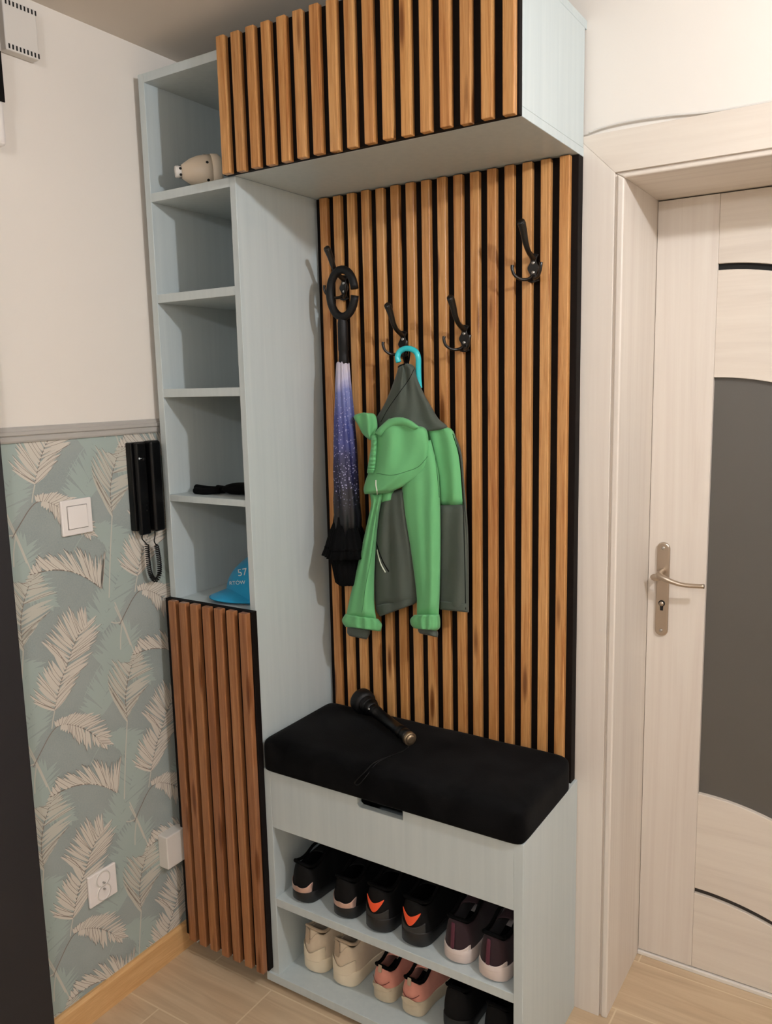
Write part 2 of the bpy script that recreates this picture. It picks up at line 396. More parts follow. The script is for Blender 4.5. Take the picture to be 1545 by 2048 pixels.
# left jamb casing with mitre, flat board plus bead
def mitre(name, pts2, y0, y1, mat):
    V, Fc = prism_vf(pts2, y0, y1, 'y'); return obj_vf(name, V, Fc, mat, casing, smooth=False, bevel=.001, origin=(JX0, 0, 0))
mitre('casing_board_left', [(1.003, 0), (1.0885, 0), (1.0885, 2.0425), (1.003, 2.128)], CY, .0, ASHV)
mitre('casing_board_top', [(1.003, 2.128), (1.0885, 2.0425), (JX1+.0195, 2.0425), (JX1+.105, 2.128)], CY, 0, ASHH)
mitre('casing_board_right', [(JX1+.105, 0), (JX1+.105, 2.128), (JX1+.0195, 2.0425), (JX1+.0195, 0)], CY, .0, ASHV)
def bead(name, a, b, mat):
    V, Fc = merge(tube_vf([Vector(a), Vector(b)], .0062, 12)); return obj_vf(name, V, Fc, mat, casing)
mitre('bead_left', [(1.0935, 0), (1.109, 0), (1.109, 2.029), (1.0935, 2.0385)], CY+.001, .01, ASHV)
mitre('bead_top', [(1.0935, 2.0385), (1.109, 2.029), (JX1, 2.029), (JX1+.0145, 2.0385)], CY+.001, .01, ASHH)
mitre('bead_right', [(JX1, 0), (JX1+.0145, 0), (JX1+.0145, 2.0385), (JX1, 2.029)], CY+.001, .01, ASHV)
mitre('groove_left', [(1.086, 0), (1.096, 0), (1.096, 2.036), (1.086, 2.042)], -.004, .005, ASHV)
mitre('groove_top', [(1.086, 2.048), (1.096, 2.036), (JX1+.012, 2.036), (JX1+.022, 2.048)], -.004, .005, ASHH)
for o_ in casing.children:
    if o_.name.startswith('bead'): o_.modifiers['bevel'].width = .004; o_.modifiers['bevel'].segments = 4
box('lining_left', (JX0-.02, JX0, 0, .315, 0, HZ+.018), ASHV, casing, bevel=.0008)
box('lining_right', (JX1, JX1+.02, 0, .315, 0, HZ+.018), ASHV, casing, bevel=.0008)
box('lining_head', (JX0, JX1, 0, .315, HZ, HZ+.018), ASHH, casing, bevel=.0008)
thr = box('trim_3', (JX0, JX1, .27, .312, 0, .0115), THRESH, kind='structure', bevel=.002)

door = empty('door_1', (JX0, .275, 0), kind='structure')
DY0, DY1 = .275, .312; SX0, SX1, SX2, SX3 = JX0+.001, 1.2525, 1.785, JX1-.001
K = .85
arc = lambda z0, x: z0 - K*max(0, x-SX1)**2
def arcs(zb, zt, flat_b=False, flat_t=False, n=24):
    xs = [SX1+(SX2-SX1)*i/n for i in range(n+1)]
    lo = [(x, zb if flat_b else arc(zb, x)) for x in xs]; hi = [(x, zt if flat_t else arc(zt, x)) for x in xs]
    return lo+hi[::-1]
def dpart(name, poly, y0, y1, mat, bev=.0015):
    n = len(poly)//2; lo = poly[:n]; hi = poly[n:][::-1]; V = []; Fc = []
    for y in (y0, y1):
        for q in (lo, hi): V += [(a, y, b) for a, b in q]
    for i in range(n-1):
        Fc += [(i, i+1, n+i+1, n+i), (2*n+i, 3*n+i, 3*n+i+1, 2*n+i+1), (i, 2*n+i, 2*n+i+1, i+1), (n+i, n+i+1, 3*n+i+1, 3*n+i)]
    Fc += [(0, n, 3*n, 2*n), (n-1, 3*n-1, 4*n-1, 2*n-1)]
    return obj_vf(name, V, Fc, mat, door, smooth=False, bevel=bev, origin=(JX0, .275, 0))
box('stile', (SX0, SX1, DY0, DY1, .0145, HZ-.003), ASHV, door, .001)
box('stile', (SX2, SX3, DY0, DY1, .0145, HZ-.003), ASHV, door, .001)
dpart('panel', arcs(1.867, HZ-.003, flat_t=True), DY0+.001, DY1, ASHH)
dpart('panel', arcs(1.599, 1.852), DY0+.001, DY1, ASHH)
dpart('panel', arcs(.247, .5165), DY0+.001, DY1, ASHH)
dpart('panel', arcs(.0145, .2315, flat_b=True), DY0+.001, DY1, ASHH)
g = dpart('slot', arcs(1.850, 1.869), DY0+.012, DY0+.02, HOLE, 0); g['label'] = 'narrow black curved slot'
g = dpart('slot', arcs(.229, .249), DY0+.012, DY0+.02, GASKET, 0); g['label'] = 'narrow dark curved slot'
dpart('glass_pane', arcs(.51, 1.604), DY0+.014, DY0+.02, GLASS, 0)['label'] = 'dark grey frosted glass'
# handle plate, lever, keyhole
PXc = 1.1475
def stadium(cx, z0, z1, r, n=12):
    return [(cx+r*math.cos(a), z1-r+r*math.sin(a)) for a in [math.pi*i/n for i in range(n+1)]] + [(cx+r*math.cos(a), z0+r+r*math.sin(a)) for a in [math.pi+math.pi*i/n for i in range(n+1)]]
V, Fc = prism_vf(stadium(PXc, .934, 1.183, .0165), DY0-.008, DY0, 'y')
hp = obj_vf('handle_plate', V, Fc, NICKEL, door, smooth=False, bevel=.004, seg=4, origin=(PXc, DY0, 1.05))
V, Fc = lathe_vf([(.0001, -.0102), (.004, -.0102), (.0045, -.0085), (.0045, 0)], 16, (0, -1, 0), (PXc, DY0, 1.168)); V = [Vector((v.x, DY0-.0095+(v.y-DY0)*.1, v.z)) for v in V]
for zz in (1.168, .949):
    V, Fc = lathe_vf([(.0045, 0), (.0045, .0012), (.003, .002)], 16, (0, -1, 0), (PXc, DY0-.0078, zz)); obj_vf('screw', V, Fc, STEEL, hp)
ky = prism_vf([(PXc+.0085*math.cos(a), 1.022+.0085*math.sin(a)) for a in [R(-60+300*i/14) for i in range(15)]] + [(PXc-.0035+.0, 1.003), (PXc+.0035, 1.003)], DY0-.0086, DY0-.006, 'y')
obj_vf('keyhole', *ky, HOLE, hp, smooth=False)
V, Fc = lathe_vf([(.0062, 0), (.0062, .0013)], 18, (0, -1, 0), (PXc-.0008, DY0-.0078, 1.0205)); obj_vf('lock_cylinder', V, Fc, NICKEL, hp)
lv = tube('lever', [(PXc-.002, DY0-.006, 1.106), (PXc-.002, DY0-.03, 1.106), (PXc, DY0-.048, 1.104), (PXc+.012, DY0-.056, 1.102), (PXc+.035, DY0-.057, 1.094), (PXc+.065, DY0-.055, 1.088), (PXc+.112, DY0-.053, 1.0895)], .006, NICKEL, door, n=14, radii=[.0085, .008, .0085, .008, .0062, .0056, .0058])
V, Fc = lathe_vf([(.0005, -.016), (.005, -.0145), (.0085, -.009), (.0095, -.002), (.0085, .008), (.0065, .018), (.004, .024)], 18, (1, 0, .10), (PXc-.004, DY0-.052, 1.1)); V = [Vector((v.x, DY0-.052+(v.y-DY0+.052)*.6, v.z)) for v in V]; obj_vf('lever_end', V, Fc, NICKEL, lv)

# white cable above the door casing
cb = tube('cable', [(1.03, CY-.001, 2.1335), (1.06, CY, 2.1395), (1.12, CY+.002, 2.1425), (1.2, CY+.004, 2.139), (1.28, CY+.006, 2.132), (1.4, CY+.006, 2.1305), (2.0, CY+.006, 2.1305)], .0022, PLW2, n=8)
tag(cb, 'thin white cable running along the top of the door casing', 'cable')

# ================================================================== FURNITURE
D = .3526; T0 = .0205; PL0, PL1 = .2851, .3034; RX = 1.0245
ZC = 2.0856; TH = .0215; ZT = 2.367
col = empty('shelf_column', (0, -D, 0), 'tall narrow grey shelf column in the corner, slatted door below', 'shelf unit')
box('side_panel', (0, T0, -D, -.001, .02, ZT), GREY, col)
box('side_panel', (PL0, PL1, -D, -.001, .02, ZC), GREY, col)
box('back_panel', (T0, PL0, -.010, -.001, .04, ZT-TH), GREY, col, bevel=0)
box('top_panel', (T0, PL1-.001, -D, -.001, ZT-TH, ZT), GREY, col)
for zt in (ZC, 1.8392, 1.601, 1.3245, 1.0412):
    box('shelf', (T0, PL0, -D+.0004, -.010, zt-(.017 if zt < 1.4 and zt > 1.2 else TH), zt), GREY, col)
box('plinth', (.01, PL1-.005, -D+.03, -.02, 0, .02), GREY, col)
# lower slatted door
DR = empty('door', (0, 0, 0)); DR.parent = col; DR.location = (0, 0, 0)
box('door_panel', (.0005, .3072, -.3722, -D-.0006, .056, 1.046), BLACKB, DR)
def slat_mesh(name, wd, th, h):
    v, f = boxvf(-wd/2, wd/2, -th/2, th/2, -h/2, h/2); return mesh(name, v, f)
def slats(xs, wd, y0, th, z0, z1, parent, mat=PINE):
    me = slat_mesh('slat', wd, th, z1-z0); me.materials.append(mat); P = parent_world(parent)
    for x in xs:
        o = bpy.data.objects.new('slat', me); COL.objects.link(o); o.parent = parent
        o.location = Vector((x+wd/2, y0+th/2, (z0+z1)/2+random.uniform(-.0012, .0012)))-P
        b = o.modifiers.new('bevel', 'BEVEL'); b.width = .0022; b.segments = 2
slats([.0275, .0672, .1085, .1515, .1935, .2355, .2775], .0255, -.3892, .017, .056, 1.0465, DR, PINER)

# upper cabinet across the niche
cab = empty('upper_cabinet', (PL1, -D, ZC), 'wide grey wall cabinet near the ceiling with pine-slatted front', 'cabinet')
box('body', [(PL1, 1.0185, -D, -.0005, ZC, ZC+.018), (PL1, 1.0185, -D, -.0005, ZT-.018, ZT), (1.0005, 1.0185, -D, -.0135, ZC+.018, ZT-.018), (PL1, PL1+.018, -D, -.0005, ZC+.018, ZT-.018)], GREY, cab)
UD = empty('door', (0, 0, 0)); UD.parent = cab; UD.location = (0, 0, 0)
box('door_panel', (.283, 1.0185, -.3676, -D-.0006, ZC+.0005, ZT+.010), BLACKB, UD)
slats([.2925+.0437*i for i in range(17)], .0235, -.384, .0163, ZC-.001, ZT+.012, UD)

# slatted wall panel in the niche
pan = empty('slat_wall_panel', (.66, 0, .66), 'black backed pine slat wall panel inside the niche', 'wall panel')
box('backing_board', (PL1+.0005, 1.0185, -.042, -.0135, .6262, ZC-.0005), BLACKB, pan)
slats([.3245+.0437*i for i in range(16)], .0235, -.058, .016, .628, ZC-.002, pan)

# bench
bench = empty('shoe_bench', (PL1, -D, 0), 'grey storage bench with black velvet lid and open shoe shelves', 'bench')
ZB = .6256
box('side_panel', (PL1+.0005, .3262, -D, -.0135, .016, ZB), GREY, bench)
box('side_panel', (1.0035, RX+.001, -D, -.0135, 0, ZB), GREY, bench)
nx0, nx1, nz = .598, .7255, .5985
V, Fc = prism_vf([(.3262, .4665), (1.0035, .4665), (1.0035, ZB), (nx1, ZB), (nx1, nz), (nx0+.006, nz), (nx0, nz+.006), (nx0, ZB), (.3262, ZB)], -D, -D+.018, 'y')
fb = obj_vf('front_board', V, Fc, GREY, bench, smooth=False, bevel=.0012)
box('box_bottom', (.3262, 1.0035, -D+.018, -.03, .4665, .4765), GREY, bench)
box('shelf', (.3262, 1.0035, -D+.0005, -.03, .2417, .2648), GREY, bench)
box('bottom_board', [(.287, 1.0035, -D-.006, -.0135, .0165, .0405)], GREY, bench)
box('back_board', (.3262, 1.0035, -.030, -.0135, .0405, ZB), GREY, bench, bevel=0)
for q_ in ((.34, -.32), (.34, -.12), (.93, -.32)): box('foot', (q_[0], q_[0]+.06, q_[1], q_[1]+.06, 0, .0165), HOLE, bench)
# velvet lid cushion: rounded, slightly dished
def cushion():
    bm = bmesh.new(); bmesh.ops.create_cube(bm, size=1)
    X0, X1, Y0, Y1, Z0, Z1 = .3055, 1.029, -.364, -.0615, ZB, .7135
    nx, ny, nz_ = 36, 18, 8; V = []; Fc = []
    rr = .024
    def pt(a, b, c):
        x = X0+(X1-X0)*a; y = Y0+(Y1-Y0)*b; z = Z0+(Z1-Z0)*c
        q = Vector((min(max(x, X0+rr), X1-rr), min(max(y, Y0+rr), Y1-rr), min(z, Z1-rr)))
        d = Vector((x, y, z))-q
        if d.length > 1e-6:
            k = max(abs(d.x), abs(d.y), d.z if d.z > 0 else 0); d = d.normalized()*k
        p = q+d
        if c > .9: p.z += .004*math.sin(a*math.pi)*math.sin(b*math.pi)+.0012*math.sin(a*23)*math.sin(b*9)
        if b < .02: p.y -= .003*math.sin(a*math.pi)*math.sin(c*math.pi)
        return p
    bm.free(); idx = {}
    def vid(a, b, c):
        k = (round(a, 5), round(b, 5), round(c, 5))
        if k not in idx: idx[k] = len(V); V.append(pt(a, b, c))
        return idx[k]
    def face(u, v, f):
        for i in range(u):
            for j in range(v):
                Fc.append((vid(*f(i/u, j/v)), vid(*f((i+1)/u, j/v)), vid(*f((i+1)/u, (j+1)/v)), vid(*f(i/u, (j+1)/v))))
    face(nx, ny, lambda i, j: (i, j, 1)); face(nx, ny, lambda i, j: (i, j, 0)); face(nx, nz_, lambda i, j: (i, 0, j)); face(nx, nz_, lambda i, j: (i, 1, j))
    face(ny, nz_, lambda i, j: (0, i, j)); face(ny, nz_, lambda i, j: (1, i, j))
    return V, Fc
o_ = obj_vf('lid_cushion', *cushion(), VELVET, bench); o_['label'] = 'black velvet lid cushion'
o_.modifiers.new('s', 'SUBSURF').render_levels = 1
CT = .716   # top of the cushion

# ================================================================== HOOKS
hook_labels = ['black triple coat hook at far left carrying the galaxy umbrella',
               'black triple coat hook holding the green jacket and turquoise handle',
               'empty black triple coat hook, the lower one, right of the jacket',
               'empty black triple coat hook, highest at the right side of the slats']
def make_hook():
    r = empty('coat_hook', (0, 0, 0))
    out = []
    n = 20
    for i in range(n+1):
        t = i/n; z = -.033+.064*t; ww = .0112+.0034*math.cos(t*4*math.pi)-.001*t
        if t in (0, 1): ww = .004
        out.append((ww, z))
    poly = out+[(-a, b) for a, b in out[::-1]]
    V, Fc = prism_vf(poly, -.0045, 0, 'y'); obj_vf('base_plate', V, Fc, HOOKM, r, smooth=False, bevel=.0012, origin=(0, 0, 0))
    for z in (.0105, -.0105):
        V, Fc = lathe_vf([(.0041, 0), (.0041, .001), (.0024, .0018)], 14, (0, -1, 0), (0, -.0044, z)); obj_vf('screw', V, Fc, STEEL, r)
    tube('long_arm', [(0, -.003, .020), (0, -.016, .025), (0, -.033, .033), (0, -.048, .049), (0, -.059, .070), (0, -.070, .086), (0, -.075, .090)], .004, HOOKM, r, n=14, radii=[.0072, .0062, .0056, .0066, .0078, .0090, .0080])
    for s_ in (-1, 1):
        tube('short_arm', [(s_*.002, -.003, -.020), (s_*.008, -.016, -.026), (s_*.020, -.030, -.026), (s_*.030, -.040, -.017), (s_*.034, -.043, -.004), (s_*.034, -.042, .004)], .003, HOOKM, r, n=10, radii=[.0045, .004, .0034, .0033, .0036, .0042])
    return r
def copy_tree(o, parent=None):
    c = o.copy(); COL.objects.link(c); c.parent = parent
    for ch in [k for k in ALL(o)]: copy_tree(ch, c)
    return c
def ALL(o): return [k for k in bpy.data.objects if k.parent == o]
hk = make_hook(); HP = [(.3985, 1.8515), (.5745, 1.7005), (.7465, 1.7055), (.922, 1.853)]
for i, (x, z) in enumerate(HP):
    o = hk if i == 0 else copy_tree(hk)
    o.location = (x, -.0582, z); tag(o, hook_labels[i], 'coat hook', 'coat hooks on the slats')

# ================================================================== UMBRELLA WITH A C-SHAPED HANDLE
ux, uy = .4265, -.112
um = empty('umbrella', (ux, uy, 1.07), 'folded purple galaxy umbrella with black C-shaped ring handle', 'umbrella')
rc = Vector((.4305, uy-.003, 1.830))
ring = []
for i in range(31):
    a = R(8)+(R(352)-R(8))*i/30; ring.append(rc+Vector((.0385*math.cos(a), 0, .058*math.sin(a)+(0 if abs(math.sin(a)) > .3 else 0))))
V, Fc = tube_vf(ring, .0104, 14); o_ = obj_vf('ring_handle', V, Fc, PLBM, um)
V, Fc = lathe_vf([(.013, .0), (.014, .004), (.0125, .02), (.0125, .032), (.0135, .034), (.0135, .10), (.0115, .112), (.012, .125)], 24, (0, 0, 1), (ux, uy, 1.655)); obj_vf('grip', V, Fc, PLBM, um)
GAL = newmat('galaxy_print_fabric', (.1, .1, .3, 1), .45); t = NT(GAL)
tc = t.n('ShaderNodeTexCoord'); sp = t.n('ShaderNodeSeparateXYZ'); t.l(tc.outputs['Object'], sp.inputs[0])
nz_ = t.noise(t.coords((1, 1, 1)), 22, 4, .5); ml = t.n('ShaderNodeMath', operation='MULTIPLY_ADD'); ml.inputs[1].default_value = .12; t.l(nz_, ml.inputs[0]); t.l(sp.outputs[2], ml.inputs[2])
mr = t.n('ShaderNodeMapRange'); mr.inputs['From Min'].default_value = 1.335; mr.inputs['From Max'].default_value = 1.725; t.l(ml.outputs[0], mr.inputs[0])
c = t.ramp(mr.outputs[0], [(0, srgb(14, 14, 20)), (.12, srgb(22, 20, 36)), (.35, srgb(42, 42, 84)), (.55, srgb(62, 68, 132)), (.75, srgb(104, 112, 168)), (.88, srgb(170, 166, 196)), (1, srgb(186, 178, 190))])
vo = t.n('ShaderNodeTexVoronoi'); vo.inputs['Scale'].default_value = 150; t.l(t.coords((1, 1, 1)), vo.inputs['Vector'])
st = t.ramp(vo.outputs['Distance'], [(.0, (1, 1, 1, 1)), (.2, (.7, .7, .7, 1)), (.3, (0, 0, 0, 1))])
band = t.ramp(mr.outputs[0], [(.02, (0, 0, 0, 1)), (.16, (.9, .9, .9, 1)), (.62, (.75, .75, .75, 1)), (.85, (0, 0, 0, 1))])
f = t.mix(1.0, st, band, 'MULTIPLY'); t.base(t.mix(f, c, srgb(190, 186, 226)))
rip = lambda th, h: 1+.10*math.sin(8*th+h*14)+.05*math.sin(13*th-h*30)
V, Fc = lathe_vf([(.0135, 1.66), (.0155, 1.655), (.019, 1.60), (.024, 1.52), (.028, 1.45), (.031, 1.38), (.0335, 1.30), (.034, 1.25), (.032, 1.21)], 72, (0, 0, 1), (ux-.003, uy, 0), ripple=rip); o_ = obj_vf('canopy', V, Fc, GAL, um, origin=(ux, uy, 0)); o_['label'] = 'galaxy print folded canopy'
rip2 = lambda th, h: 1+.09*math.sin(5*th+1)+.06*math.sin(17*th+h*9)
V, Fc = lathe_vf([(.030, 1.26), (.033, 1.24), (.044, 1.212), (.053, 1.180), (.056, 1.174), (.047, 1.176)], 72, (0, 0, 1), (ux-.008, uy+.002, 0), ripple=rip2); obj_vf('canopy_ruffle', V, Fc, FELT, um)
V, Fc = lathe_vf([(.040, 1.20), (.050, 1.182), (.062, 1.152), (.052, 1.150), (.042, 1.150), (.037, 1.12), (.031, 1.079), (.026, 1.074)], 72, (0, 0, 1), (ux-.010, uy+.002, 0), ripple=rip2); obj_vf('canopy_edge', V, Fc, FELT, um)

# ================================================================== TURQUOISE CROOK HANDLE (UMBRELLA) BEHIND THE JACKET
def z3(a, b, y): return at(640+a/6.827, 480+b/6.827, y=y)
cr = [z3(1078, 1670, -.106), z3(1062, 1600, -.106), z3(1090, 1525, -.104), z3(1160, 1487, -.103), z3(1240, 1487, -.1025), z3(1315, 1530, -.1015), z3(1345, 1610, -.1005), z3(1348, 1740, -.0985), z3(1352, 1900, -.096), z3(1362, 2020, -.093)]
tu = empty('child_umbrella', cr[-1], 'turquoise curved cane handle hanging on hook behind green jacket', 'umbrella')
path = smooth_path(cr, 6); V, Fc = tube_vf(path, .0071, 14); obj_vf('crook_handle', V, Fc, TEAL, tu)
e = path[-1]; V, Fc = tube_vf([e+Vector((0, 0, .002)), e+Vector((.0, .004, -.1)), e+Vector((0, .006, -.48))], .004, 8); obj_vf('shaft', V, Fc, STEEL, tu)

# ================================================================== JACKET
jk = empty('jacket', at(820, 730, y=-.10), 'small green and dark grey hooded softshell jacket hanging on hook', 'jacket')
def z7(a, b, y): return at(620+a/3.3026, 680+b/3.3026, y=y)
def cloth_panel(name, rows, y0, df, db, mat, nu=28, nr=5, folds=(), parent=jk, edge=.6, tilt=0.0, y1=None):
    """rows: (xl, yl, xr, yr) traced edges from top to bottom; closed pillow between them"""
    L = smooth_path([Vector((r[0], r[1], 0)) for r in rows], nr); Rr = smooth_path([Vector((r[2], r[3], 0)) for r in rows], nr)
    m = len(L); V = []; Fc = []; N = nu*2
    for k in range(m):
        tt = k/(m-1); yy = y0+((y1 if y1 is not None else y0)-y0)*tt
        endf = min(1, min(tt, 1-tt)*9+.45)
        for i in range(N):
            front = i < nu; s = (i/(nu-1)) if front else 1-(i-nu+1)/(nu+1)
            a = L[k].lerp(Rr[k], s); prof = max(0, 1-(2*s-1)**2)**edge
            d = prof*(df if front else -db)*endf
            if front:
                for am, fr, ph, dr, vf in folds: d += prof*am*math.sin(fr*s+ph+dr*tt)*(math.sin(vf*tt*math.pi) if vf else 1)
            V.append(z7(a.x, a.y, yy+tilt*(s-.5)-d))
    for k in range(m-1):
        for i in range(N):
            j = (i+1) % N; Fc.append((k*N+i, k*N+j, (k+1)*N+j, (k+1)*N+i))
    Fc.append(tuple(range(N))); Fc.append(tuple((m-1)*N+i for i in range(N)))
    o = obj_vf(name, V, Fc, mat, parent); return o
# back/right body: green yoke above, dark below
cloth_panel('body_right', [(760, 585, 900, 572), (770, 640, 945, 600), (790, 750, 985, 720), (830, 900, 1005, 900), (855, 1090, 1016, 1088)], -.086, .014, .012, GREEN, folds=[(.004, 9, 0, 2, 0)])
cloth_panel('body_right_lower', [(853, 1092, 1018, 1088), (850, 1250, 1032, 1250), (853, 1450, 1044, 1450), (855, 1650, 1048, 1650), (856, 1775, 1050, 1795)], -.092, .014, .012, DARKG, folds=[(.005, 7, 1, 3, 0)])
cloth_panel('body_far_edge', [(930, 600, 950, 600), (985, 760, 1003, 750), (1008, 1000, 1026, 1000), (1024, 1250, 1045, 1240), (1030, 1500, 1051, 1500), (1036, 1790, 1052, 1797)], -.082, .008, .008, DARKG)
# front body dark
cloth_panel('body_front', [(500, 1000, 625, 980), (470, 1075, 640, 1060), (450, 1200, 660, 1200), (436, 1350, 690, 1350), (428, 1500, 706, 1500), (428, 1650, 712, 1650), (436, 1765, 706, 1735)], -.098, .022, .016, DARKG, folds=[(.006, 8, .6, 2.5, 0), (.004, 17, 0, -2, 1)])
cloth_panel('hem', [(436, 1755, 706, 1690), (440, 1790, 707, 1720), (462, 1828, 690, 1745)], -.100, .018, .012, DARKG, folds=[(.004, 12, 0, 0, 0)])
cloth_panel('hem', [(858, 1722, 1045, 1738), (859, 1750, 1048, 1765), (860, 1780, 1048, 1800)], -.094, .014, .01, DARKG)
cloth_panel('body_front_yoke', [(470, 1000, 560, 985), (472, 1040, 548, 1030), (473, 1073, 540, 1060)], -.106, .016, .01, GREEN)
# sleeves
o_ = cloth_panel('sleeve', [(640, 700, 800, 660), (600, 850, 846, 850), (608, 960, 856, 960), (620, 1100, 862, 1100), (642, 1250, 864, 1250), (668, 1400, 864, 1400), (690, 1550, 862, 1550), (706, 1700, 858, 1700), (708, 1830, 852, 1825)], -.112, .024, .02, GREEN, folds=[(.004, 7, .5, 3, 0), (.0022, 16, 0, 5, 1)])
cloth_panel('cuff', [(690, 1815, 856, 1812), (664, 1845, 862, 1850), (668, 1880, 860, 1900), (690, 1905, 835, 1922)], -.114, .036, .02, GREEN, folds=[(.003, 22, 0, 0, 0)], parent=o_)
cloth_panel('cuff_lining', [(712, 1895, 835, 1905), (725, 1935, 848, 1935), (790, 1952, 845, 1965)], -.112, .022, .014, DARKG, parent=o_)
o_ = cloth_panel('sleeve', [(392, 1000, 500, 1000), (405, 1080, 475, 1070), (392, 1150, 458, 1150), (358, 1300, 442, 1300), (322, 1450, 432, 1450), (288, 1600, 426, 1600), (254, 1750, 428, 1750), (238, 1835, 440, 1845)], -.100, .028, .014, GREEN, folds=[(.005, 10, 0, 2, 0)], y1=-.118)
cloth_panel('cuff', [(236, 1808, 452, 1842), (214, 1845, 476, 1876), (218, 1870, 474, 1902), (236, 1895, 468, 1925)], -.116, .030, .018, GREEN, folds=[(.003, 24, 0, 0, 0)], parent=o_)
cloth_panel('cuff_lining', [(250, 1890, 400, 1915), (245, 1930, 396, 1945), (262, 1955, 375, 1978)], -.116, .022, .014, DARKG, parent=o_)
# dark hood lining rising to the hook
cloth_panel('hood_lining', [(588, 165, 640, 150), (575, 215, 690, 175), (560, 260, 712, 250), (530, 340, 752, 350), (490, 430, 806, 445), (435, 525, 852, 520), (432, 590, 908, 577), (500, 628, 800, 604)], -.098, .026, .014, DARKG, folds=[(.007, 8, 1.0, -3, 0), (.0035, 19, 0, 5, 0)], y1=-.096)
# left collar flap
cloth_panel('collar', [(355, 478, 368, 480), (290, 502, 430, 492), (318, 560, 448, 560), (350, 620, 440, 615), (395, 662, 425, 650)], -.118, .020, .012, GREEN, folds=[(.006, 10, 0, 5, 0)])
# hood lobe
ho = cloth_panel('hood', [(520, 520, 620, 510), (455, 580, 700, 560), (425, 620, 770, 590), (418, 700, 786, 690), (402, 780, 782, 790), (388, 870, 762, 850), (368, 930, 715, 905), (355, 985, 620, 965), (362, 1018, 520, 1012)], -.118, .034, .02, GREEN, folds=[(.009, 7.5, .8, -3, 1), (.004, 15, 2, 4, 1)], edge=.45)
cloth_panel('hood_brim', [(430, 612, 470, 640), (470, 565, 500, 600), (530, 520, 560, 570), (600, 510, 620, 565), (665, 530, 660, 580), (728, 575, 690, 592)], -.148, .008, .004, GREEN, nu=10, parent=ho)
cloth_panel('elastic_edge', [(402, 630, 446, 625), (404, 700, 444, 700), (392, 780, 440, 790), (382, 840, 434, 850), (378, 880, 420, 885)], -.138, .012, .004, GREEN, nu=10, folds=[(.003, 3, 0, 60, 0)], parent=ho, nr=14)
from mathutils.bvhtree import BVHTree
def tree(o):
    W_ = parent_world(o); me = o.data; return BVHTree.FromPolygons([v.co+W_ for v in me.vertices], [tuple(p.vertices) for p in me.polygons])
def drape(name, pts, r, mat, flat=None, res=8, part=None):
    """a cord, seam or tape lying on the cloth along a traced line"""
    out = []
    for p in smooth_path([Vector((a, b, 0)) for a, b in pts], res):
        q = z7(p.x, p.y, -.05); d = (q-CAMP).normalized(); best = None
        for t_ in TREES:
            h = t_.ray_cast(CAMP, d)
            if h[0] is not None and (best is None or h[3] < best[1]): best = (h[0], h[3])
        if best: out.append(best[0]-d*r*.35)
    V, Fc = tube_vf(out, r, 8); return obj_vf(name, V, Fc, mat, part or jk)
TREES = [tree(o) for o in bpy.data.objects if o.type == 'MESH' and (o.parent == jk or (o.parent and o.parent.parent == jk))]
SEAM = newmat('dark_green_stitching', srgb(58, 112, 68), .8)
drape('drawcord_tab', [(437, 925), (437, 960), (443, 990), (447, 1022)], .0018, PIPE)
drape('pocket_piping', [(446, 1385), (455, 1430), (472, 1485), (500, 1535)], .0018, PIPE)
drape('pocket_zip', [(440, 1330), (455, 1390), (484, 1465), (522, 1530)], .0014, FELT)
drape('hanging_loop', [(640, 175), (625, 130), (632, 90), (650, 72), (658, 100), (650, 160)], .0022, FELT) if False else None
tube('hanging_loop', [z7(a, b, -.104) for a, b in [(640, 175), (622, 125), (632, 80), (655, 62), (660, 95), (650, 160)]], .002, FELT, jk, n=8)
drape('neck_label', [(582, 182), (600, 170), (646, 150)], .0018, FELT)
drape('hood_hem_seam', [(440, 880), (540, 893), (640, 868), (720, 835), (778, 770)], .0007, SEAM)
drape('shoulder_seam', [(785, 600), (815, 700), (838, 850), (855, 1040)], .0009, SEAM)
drape('sleeve_seam', [(442, 1080), (432, 1250), (402, 1450), (366, 1640), (345, 1800)], .0006, SEAM)
drape('front_zip', [(945, 620), (985, 760), (1004, 950), (1015, 1150), (1024, 1450), (1030, 1780)], .0010, FELT)
drape('lining_fold_seam', [(690, 190), (655, 260), (590, 350), (520, 450), (470, 540)], .0008, FELT)

# ================================================================== TORCH ON THE CUSHION
A = Vector((.4435, -.101, CT+.034)); Bq = Vector((.6765, -.2235, CT+.0175)); ax = (Bq-A); Ln = ax.length
tr = empty('torch', (A.x, A.y, CT), 'black torch with wide head lying on the velvet bench lid', 'torch')
V, Fc = lathe_vf([(.030, -.004), (.0335, 0), (.034, .010), (.033, .022), (.028, .032)], 40, ax, A); obj_vf('head', V, Fc, PLBM, tr)
pr = []
for i in range(4): pr += [(.0245, .033+i*.005), (.0245, .036+i*.005), (.0215, .0365+i*.005), (.0215, .038+i*.005)]
V, Fc = lathe_vf(pr+[(.019, .056), (.018, .07)], 40, ax, A); obj_vf('neck', V, Fc, PLB, tr)
body = [(.0165, .068), (.0165, .085), (.0150, .0855), (.0150, .088), (.0165, .0885), (.0165, .092), (.0150, .0925)] + [(.0150, Ln-.06), (.0165, Ln-.058), (.0165, Ln-.045), (.0145, Ln-.044), (.0145, Ln-.038), (.017, Ln-.036), (.017, Ln-.016)]
V, Fc = lathe_vf(body, 32, ax, A, ripple=lambda th, h: 1+(.02*math.sin(24*th) if .1 < h < Ln-.07 else 0)); obj_vf('barrel', V, Fc, PLB, tr)
V, Fc = lathe_vf([(.0168, Ln-.016), (.0168, Ln-.006), (.014, Ln-.004), (.012, Ln-.006), (.011, Ln-.001), (.0085, Ln)], 32, ax, A); obj_vf('tail_cap', V, Fc, BRASSY, tr)
